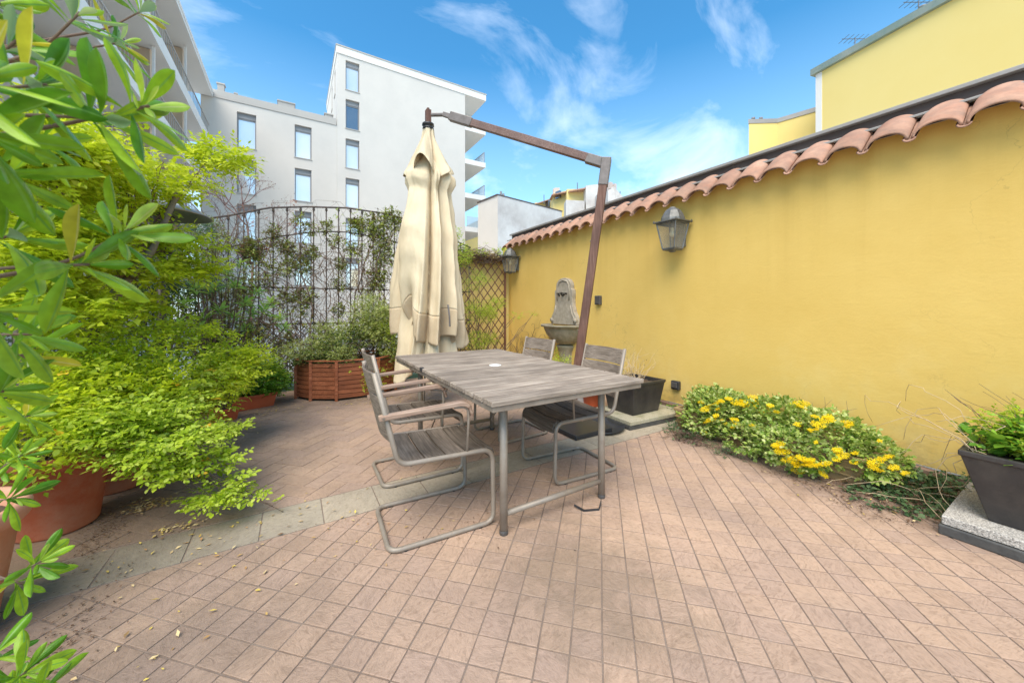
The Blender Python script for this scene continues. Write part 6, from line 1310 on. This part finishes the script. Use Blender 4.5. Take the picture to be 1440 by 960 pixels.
for (u0, v0, d) in ((785, 279, 41.4), (771, 291, 45.5)):
    mb = MB(); p = at_d(u0, v0, d); mb.bar(p, p+Vector((0, 0, 0.8)), 0.7, 0.3); mb.build('window', M['pane_dark'], fh, world=True)
# gabled stained chimney-like tops right of the pole
gw = thing('stained_gable', 'distant pale stained gable with little chimneys right of the umbrella pole', 'building', (27, 22, 0))
mb = MB(); a, b, c_ = at_d(855, 268, 35), at_d(863, 262, 35), at_d(876, 277, 34.5); bk = Vector((SY, CY, 0))*1.5
pl = [Vector((a.x, a.y, 6)), a, b, c_, Vector((c_.x, c_.y, 6))]; n = 5
mb.add(pl+[p+bk for p in pl], [(0, 1, 2, 3, 4), (9, 8, 7, 6, 5)]+[(i, (i+1) % n, n+(i+1) % n, n+i) for i in range(n)]); mb.build('wall', M['concrete_old'], gw, world=True)
mb = MB(); mb.bar(at_d(858, 266, 35.2), at_d(858, 257, 35.2), 0.4, 0.3); mb.bar(at_d(864, 266, 35.2), at_d(864, 259, 35.2), 0.3, 0.3); mb.build('chimney', M['brick_pink'], gw, world=True)
# large yellow building right
lb_ = thing('yellow_block', 'tall plain pale yellow building with a green coping at the upper right', 'building', (16, 0, 0))
H1 = 7.6; A = gp(1148, 105, H1); B = gp(1340, 0, H1); dv_ = Vector((B[0]-A[0], B[1]-A[1])).normalized(); B2 = (A[0]+dv_.x*16, A[1]+dv_.y*16); nn = Vector((-dv_.y, dv_.x)); nn = nn if nn.x > 0 else -nn
mb = MB(); mb.prism([A, B2, (B2[0]+nn.x*8, B2[1]+nn.y*8), (A[0]+nn.x*8, A[1]+nn.y*8)], 0, H1); mb.build('wall', M['yellow_far'], lb_, world=True)
mb = MB(); q = 0.09; A_ = (A[0]-nn.x*q-dv_.x*0.1, A[1]-nn.y*q-dv_.y*0.1); mb.prism([A_, (B2[0]-nn.x*q, B2[1]-nn.y*q), (B2[0]+nn.x*8, B2[1]+nn.y*8), (A_[0]+nn.x*8.1, A_[1]+nn.y*8.1)], H1+0.003, H1+0.17); mb.build('coping', M['copper'], lb_, world=True)
mb = MB(); mb.prism([(A[0]-nn.x*.012-dv_.x*0.012, A[1]-nn.y*.012-dv_.y*0.012), (A[0]-nn.x*.012+dv_.x*0.14, A[1]-nn.y*.012+dv_.y*0.14), (A[0]+nn.x*.1+dv_.x*0.14, A[1]+nn.y*.1+dv_.y*0.14), (A[0]+nn.x*.3-dv_.x*0.012, A[1]+nn.y*.3-dv_.y*0.012)], 0, H1-0.004); mb.build('corner_strip', M['white2'], lb_, world=True)
for s_, h_ in ((1.0, .35), (1.9, .4), (2.5, .3)):
    p = Vector((A[0]+dv_.x*s_+nn.x*0.5, A[1]+dv_.y*s_+nn.y*0.5, H1+0.17)); mb = MB(); mb.tube([p, p+Vector((0, 0, h_*0.6))], 0.05, 10); mb.tube([p+Vector((0, 0, h_*0.68)), p+Vector((0, 0, h_*0.74))], 0.08, 10); mb.tube([p+Vector((0, 0, h_*0.8)), p+Vector((0, 0, h_*0.86))], 0.08, 10); mb.tube([p, p+Vector((0, 0, h_*.86))], 0.02, 6); mb.build('vent_pipe', M['wframe'], lb_, world=True)
for s_ in (0.45, 1.7):
    p = Vector((A[0]+dv_.x*s_+nn.x*0.8, A[1]+dv_.y*s_+nn.y*0.8, H1+0.17)); mb = MB(); mb.tube([p, p+Vector((0, 0, 0.72))], 0.012, 5); e = Vector((0.8, -0.5, 0.0)).normalized(); mb.tube([p+Vector((0, 0, 0.68))-e*0.35, p+Vector((0, 0, 0.68))+e*0.3], 0.009, 5)
    for k_ in range(5): c0 = p+Vector((0, 0, 0.68))+e*(-0.3+0.13*k_); mb.tube([c0-Vector((0.1, 0.14, 0)), c0+Vector((0.1, 0.14, 0))], 0.006, 4)
    mb.build('antenna', M['antenna'], lb_, world=True)
# lower yellow building behind
l2 = thing('low_yellow_house', 'lower pale yellow house with a grey parapet behind the tall yellow building', 'building', (18, 8, 0))
H2 = 7.2; a, b, c_ = gp(1053, 168, H2), gp(1093, 167, H2), gp(1150, 150, H2); back = Vector((SY, CY))*6
poly = [a, b, c_, (c_[0]*1.35, c_[1]*1.35), (a[0]*1.33+.3, a[1]*1.33-.3)]
mb = MB(); mb.prism(poly, 0, H2-0.14); mb.build('wall', M['yellow_far'], l2, world=True)
cen = Vector((sum(p[0] for p in poly)/5, sum(p[1] for p in poly)/5)); mb = MB(); mb.prism([(cen.x+(p[0]-cen.x)*1.012, cen.y+(p[1]-cen.y)*1.012) for p in poly], H2-0.137, H2); mb.build('parapet', M['flashing'], l2, world=True)
for u in (1071, 1082): p = Vector((*gp(u, 167, H2), H2))+Vector((SY, CY, 0))*0.4; mb = MB(); mb.tube([p-Vector((0, 0, .05)), p+Vector((0, 0, .2))], 0.03, 8); mb.tube([p+Vector((0, 0, .2)), p+Vector((0, 0, .24))], 0.06, 8); mb.build('vent_pipe', M['wframe'], l2, world=True)
# ------------------------------------------------------------------ bare reddish tree behind the fence
bt = thing('bare_tree', 'small nearly bare reddish tree standing behind the iron fence', 'tree', tuple(at_y(352, 431, 9.0)[:2])+(0,))
mb = MB(); seeds = []
def grow(p, d, L, r, lev):
    q = p+d*L; mid = p.lerp(q, .5)+V3(random.gauss(0, .02), random.gauss(0, .02), 0); mb.tube([p, mid, q], [r, r*.85, r*.7], 5)
    if lev == 0: seeds.append(q); return
    for _ in range(3 if lev > 1 else 2):
        nd = (d+V3(random.gauss(0, .55), random.gauss(0, .55), random.gauss(.12, .3))).normalized(); grow(q, nd, L*random.uniform(.6, .82), r*.62, lev-1)
b0 = Vector(bt.location); grow(V3(b0.x, b0.y, 0), V3(0.02, 0, 1), 2.1, 0.03, 0); grow(V3(b0.x, b0.y, 2.05), V3(-.05, 0, 1), 0.75, 0.022, 5); grow(V3(b0.x, b0.y, 1.9), V3(.5, 0, .8).normalized(), 0.6, 0.014, 4); grow(V3(b0.x, b0.y, 2.0), V3(-.55, .1, .75).normalized(), 0.6, 0.014, 4)
mb.build('trunk', M['redtwig'], bt, world=True, smooth=True)
P = [s+V3(random.gauss(0, .04), random.gauss(0, .04), random.gauss(0, .04)) for s in seeds for _ in range(3)]
leaf_mesh('leaves', P, [V3(random.gauss(0, 1), random.gauss(0, 1), random.gauss(0, 1)) for _ in P], [(0, 0, 1)]*len(P), [0.03]*len(P), [0.018]*len(P), leaf_mat('rusty_leaves', [(0.32, 0.16, 0.12), (0.42, 0.24, 0.18)]), bt)
# ================================================================== SKY, SUN, CAMERA
SUN_EL, SUN_AZ = math.radians(57), math.radians(226)     # azimuth clockwise from +Y
world = bpy.data.worlds.new('World'); scene.world = world; world.use_nodes = True
nt = world.node_tree; N = nt.nodes; L = nt.links; bg = N['Background']
sky = N.new('ShaderNodeTexSky'); sky.sky_type = 'NISHITA'; sky.sun_disc = False; sky.sun_elevation = SUN_EL; sky.sun_rotation = SUN_AZ; sky.air_density = 1.0; sky.dust_density = 0.6; sky.ozone_density = 1.6
hs = N.new('ShaderNodeHueSaturation'); hs.inputs['Saturation'].default_value = 1.20; tm_ = N.new('ShaderNodeMixRGB'); tm_.blend_type = 'MULTIPLY'; tm_.inputs[0].default_value = 1; tm_.inputs[2].default_value = (0.96, 1.26, 1.26, 1); L.new(sky.outputs[0], tm_.inputs[1]); L.new(tm_.outputs[0], hs.inputs['Color'])
tc = N.new('ShaderNodeTexCoord'); mp = N.new('ShaderNodeMapping'); mp.inputs['Rotation'].default_value = (0.25, 0.35, 0.75); mp.inputs['Scale'].default_value = (1.3, 3.6, 3.2)
L.new(tc.outputs['Generated'], mp.inputs[0])
n1 = N.new('ShaderNodeTexNoise'); n1.inputs['Scale'].default_value = 1.5; n1.inputs['Detail'].default_value = 9; n1.inputs['Roughness'].default_value = 0.58; n1.inputs['Distortion'].default_value = 0.55; L.new(mp.outputs[0], n1.inputs['Vector'])
cr = ramp_node(nt, [(0.50, (0, 0, 0)), (0.90, (0.70,)*3)]); L.new(n1.outputs[0], cr.inputs[0])
sp = N.new('ShaderNodeSeparateXYZ'); L.new(tc.outputs['Generated'], sp.inputs[0])
hz = ramp_node(nt, [(0.0, (0.55,)*3), (0.55, (0,)*3)]); L.new(sp.outputs[2], hz.inputs[0])
mxh = N.new('ShaderNodeMixRGB'); L.new(hz.outputs[0], mxh.inputs[0]); L.new(hs.outputs[0], mxh.inputs[1]); mxh.inputs[2].default_value = (5.2, 7.0, 8.6, 1)
mxc = N.new('ShaderNodeMixRGB'); L.new(cr.outputs[0], mxc.inputs[0]); L.new(mxh.outputs[0], mxc.inputs[1]); mxc.inputs[2].default_value = (8.0, 8.6, 9.4, 1)
L.new(mxc.outputs[0], bg.inputs['Color']); bg.inputs['Strength'].default_value = 0.118
sl2 = bpy.data.lights.new('sun', 'SUN'); sl2.energy = 2.8; sl2.angle = math.radians(50); sl2.color = (1.0, 0.88, 0.72)
so = bpy.data.objects.new('sun', sl2); C.objects.link(so)
dirv = Vector((math.sin(SUN_AZ)*math.cos(SUN_EL), math.cos(SUN_AZ)*math.cos(SUN_EL), math.sin(SUN_EL))); so.rotation_euler = (-dirv).to_track_quat('-Z', 'Y').to_euler()
cam = bpy.data.cameras.new('camera'); cam.sensor_width = 36; cam.lens = 36*FPX/1440; cam.shift_y = -(480-HV)/1440; cam.clip_start = 0.02; cam.clip_end = 1000; cam.dof.use_dof = True; cam.dof.focus_distance = 3.0; cam.dof.aperture_fstop = 5.6
co = bpy.data.objects.new('camera', cam); C.objects.link(co); co.location = (0, 0, CAMZ); co.rotation_euler = (math.radians(90), 0, -YAW); scene.camera = co
vs_ = scene.view_settings; vs_.view_transform = 'Standard'; vs_.look = 'None'; vs_.exposure = 0.93; vs_.gamma = 1
scene.render.engine = 'CYCLES'
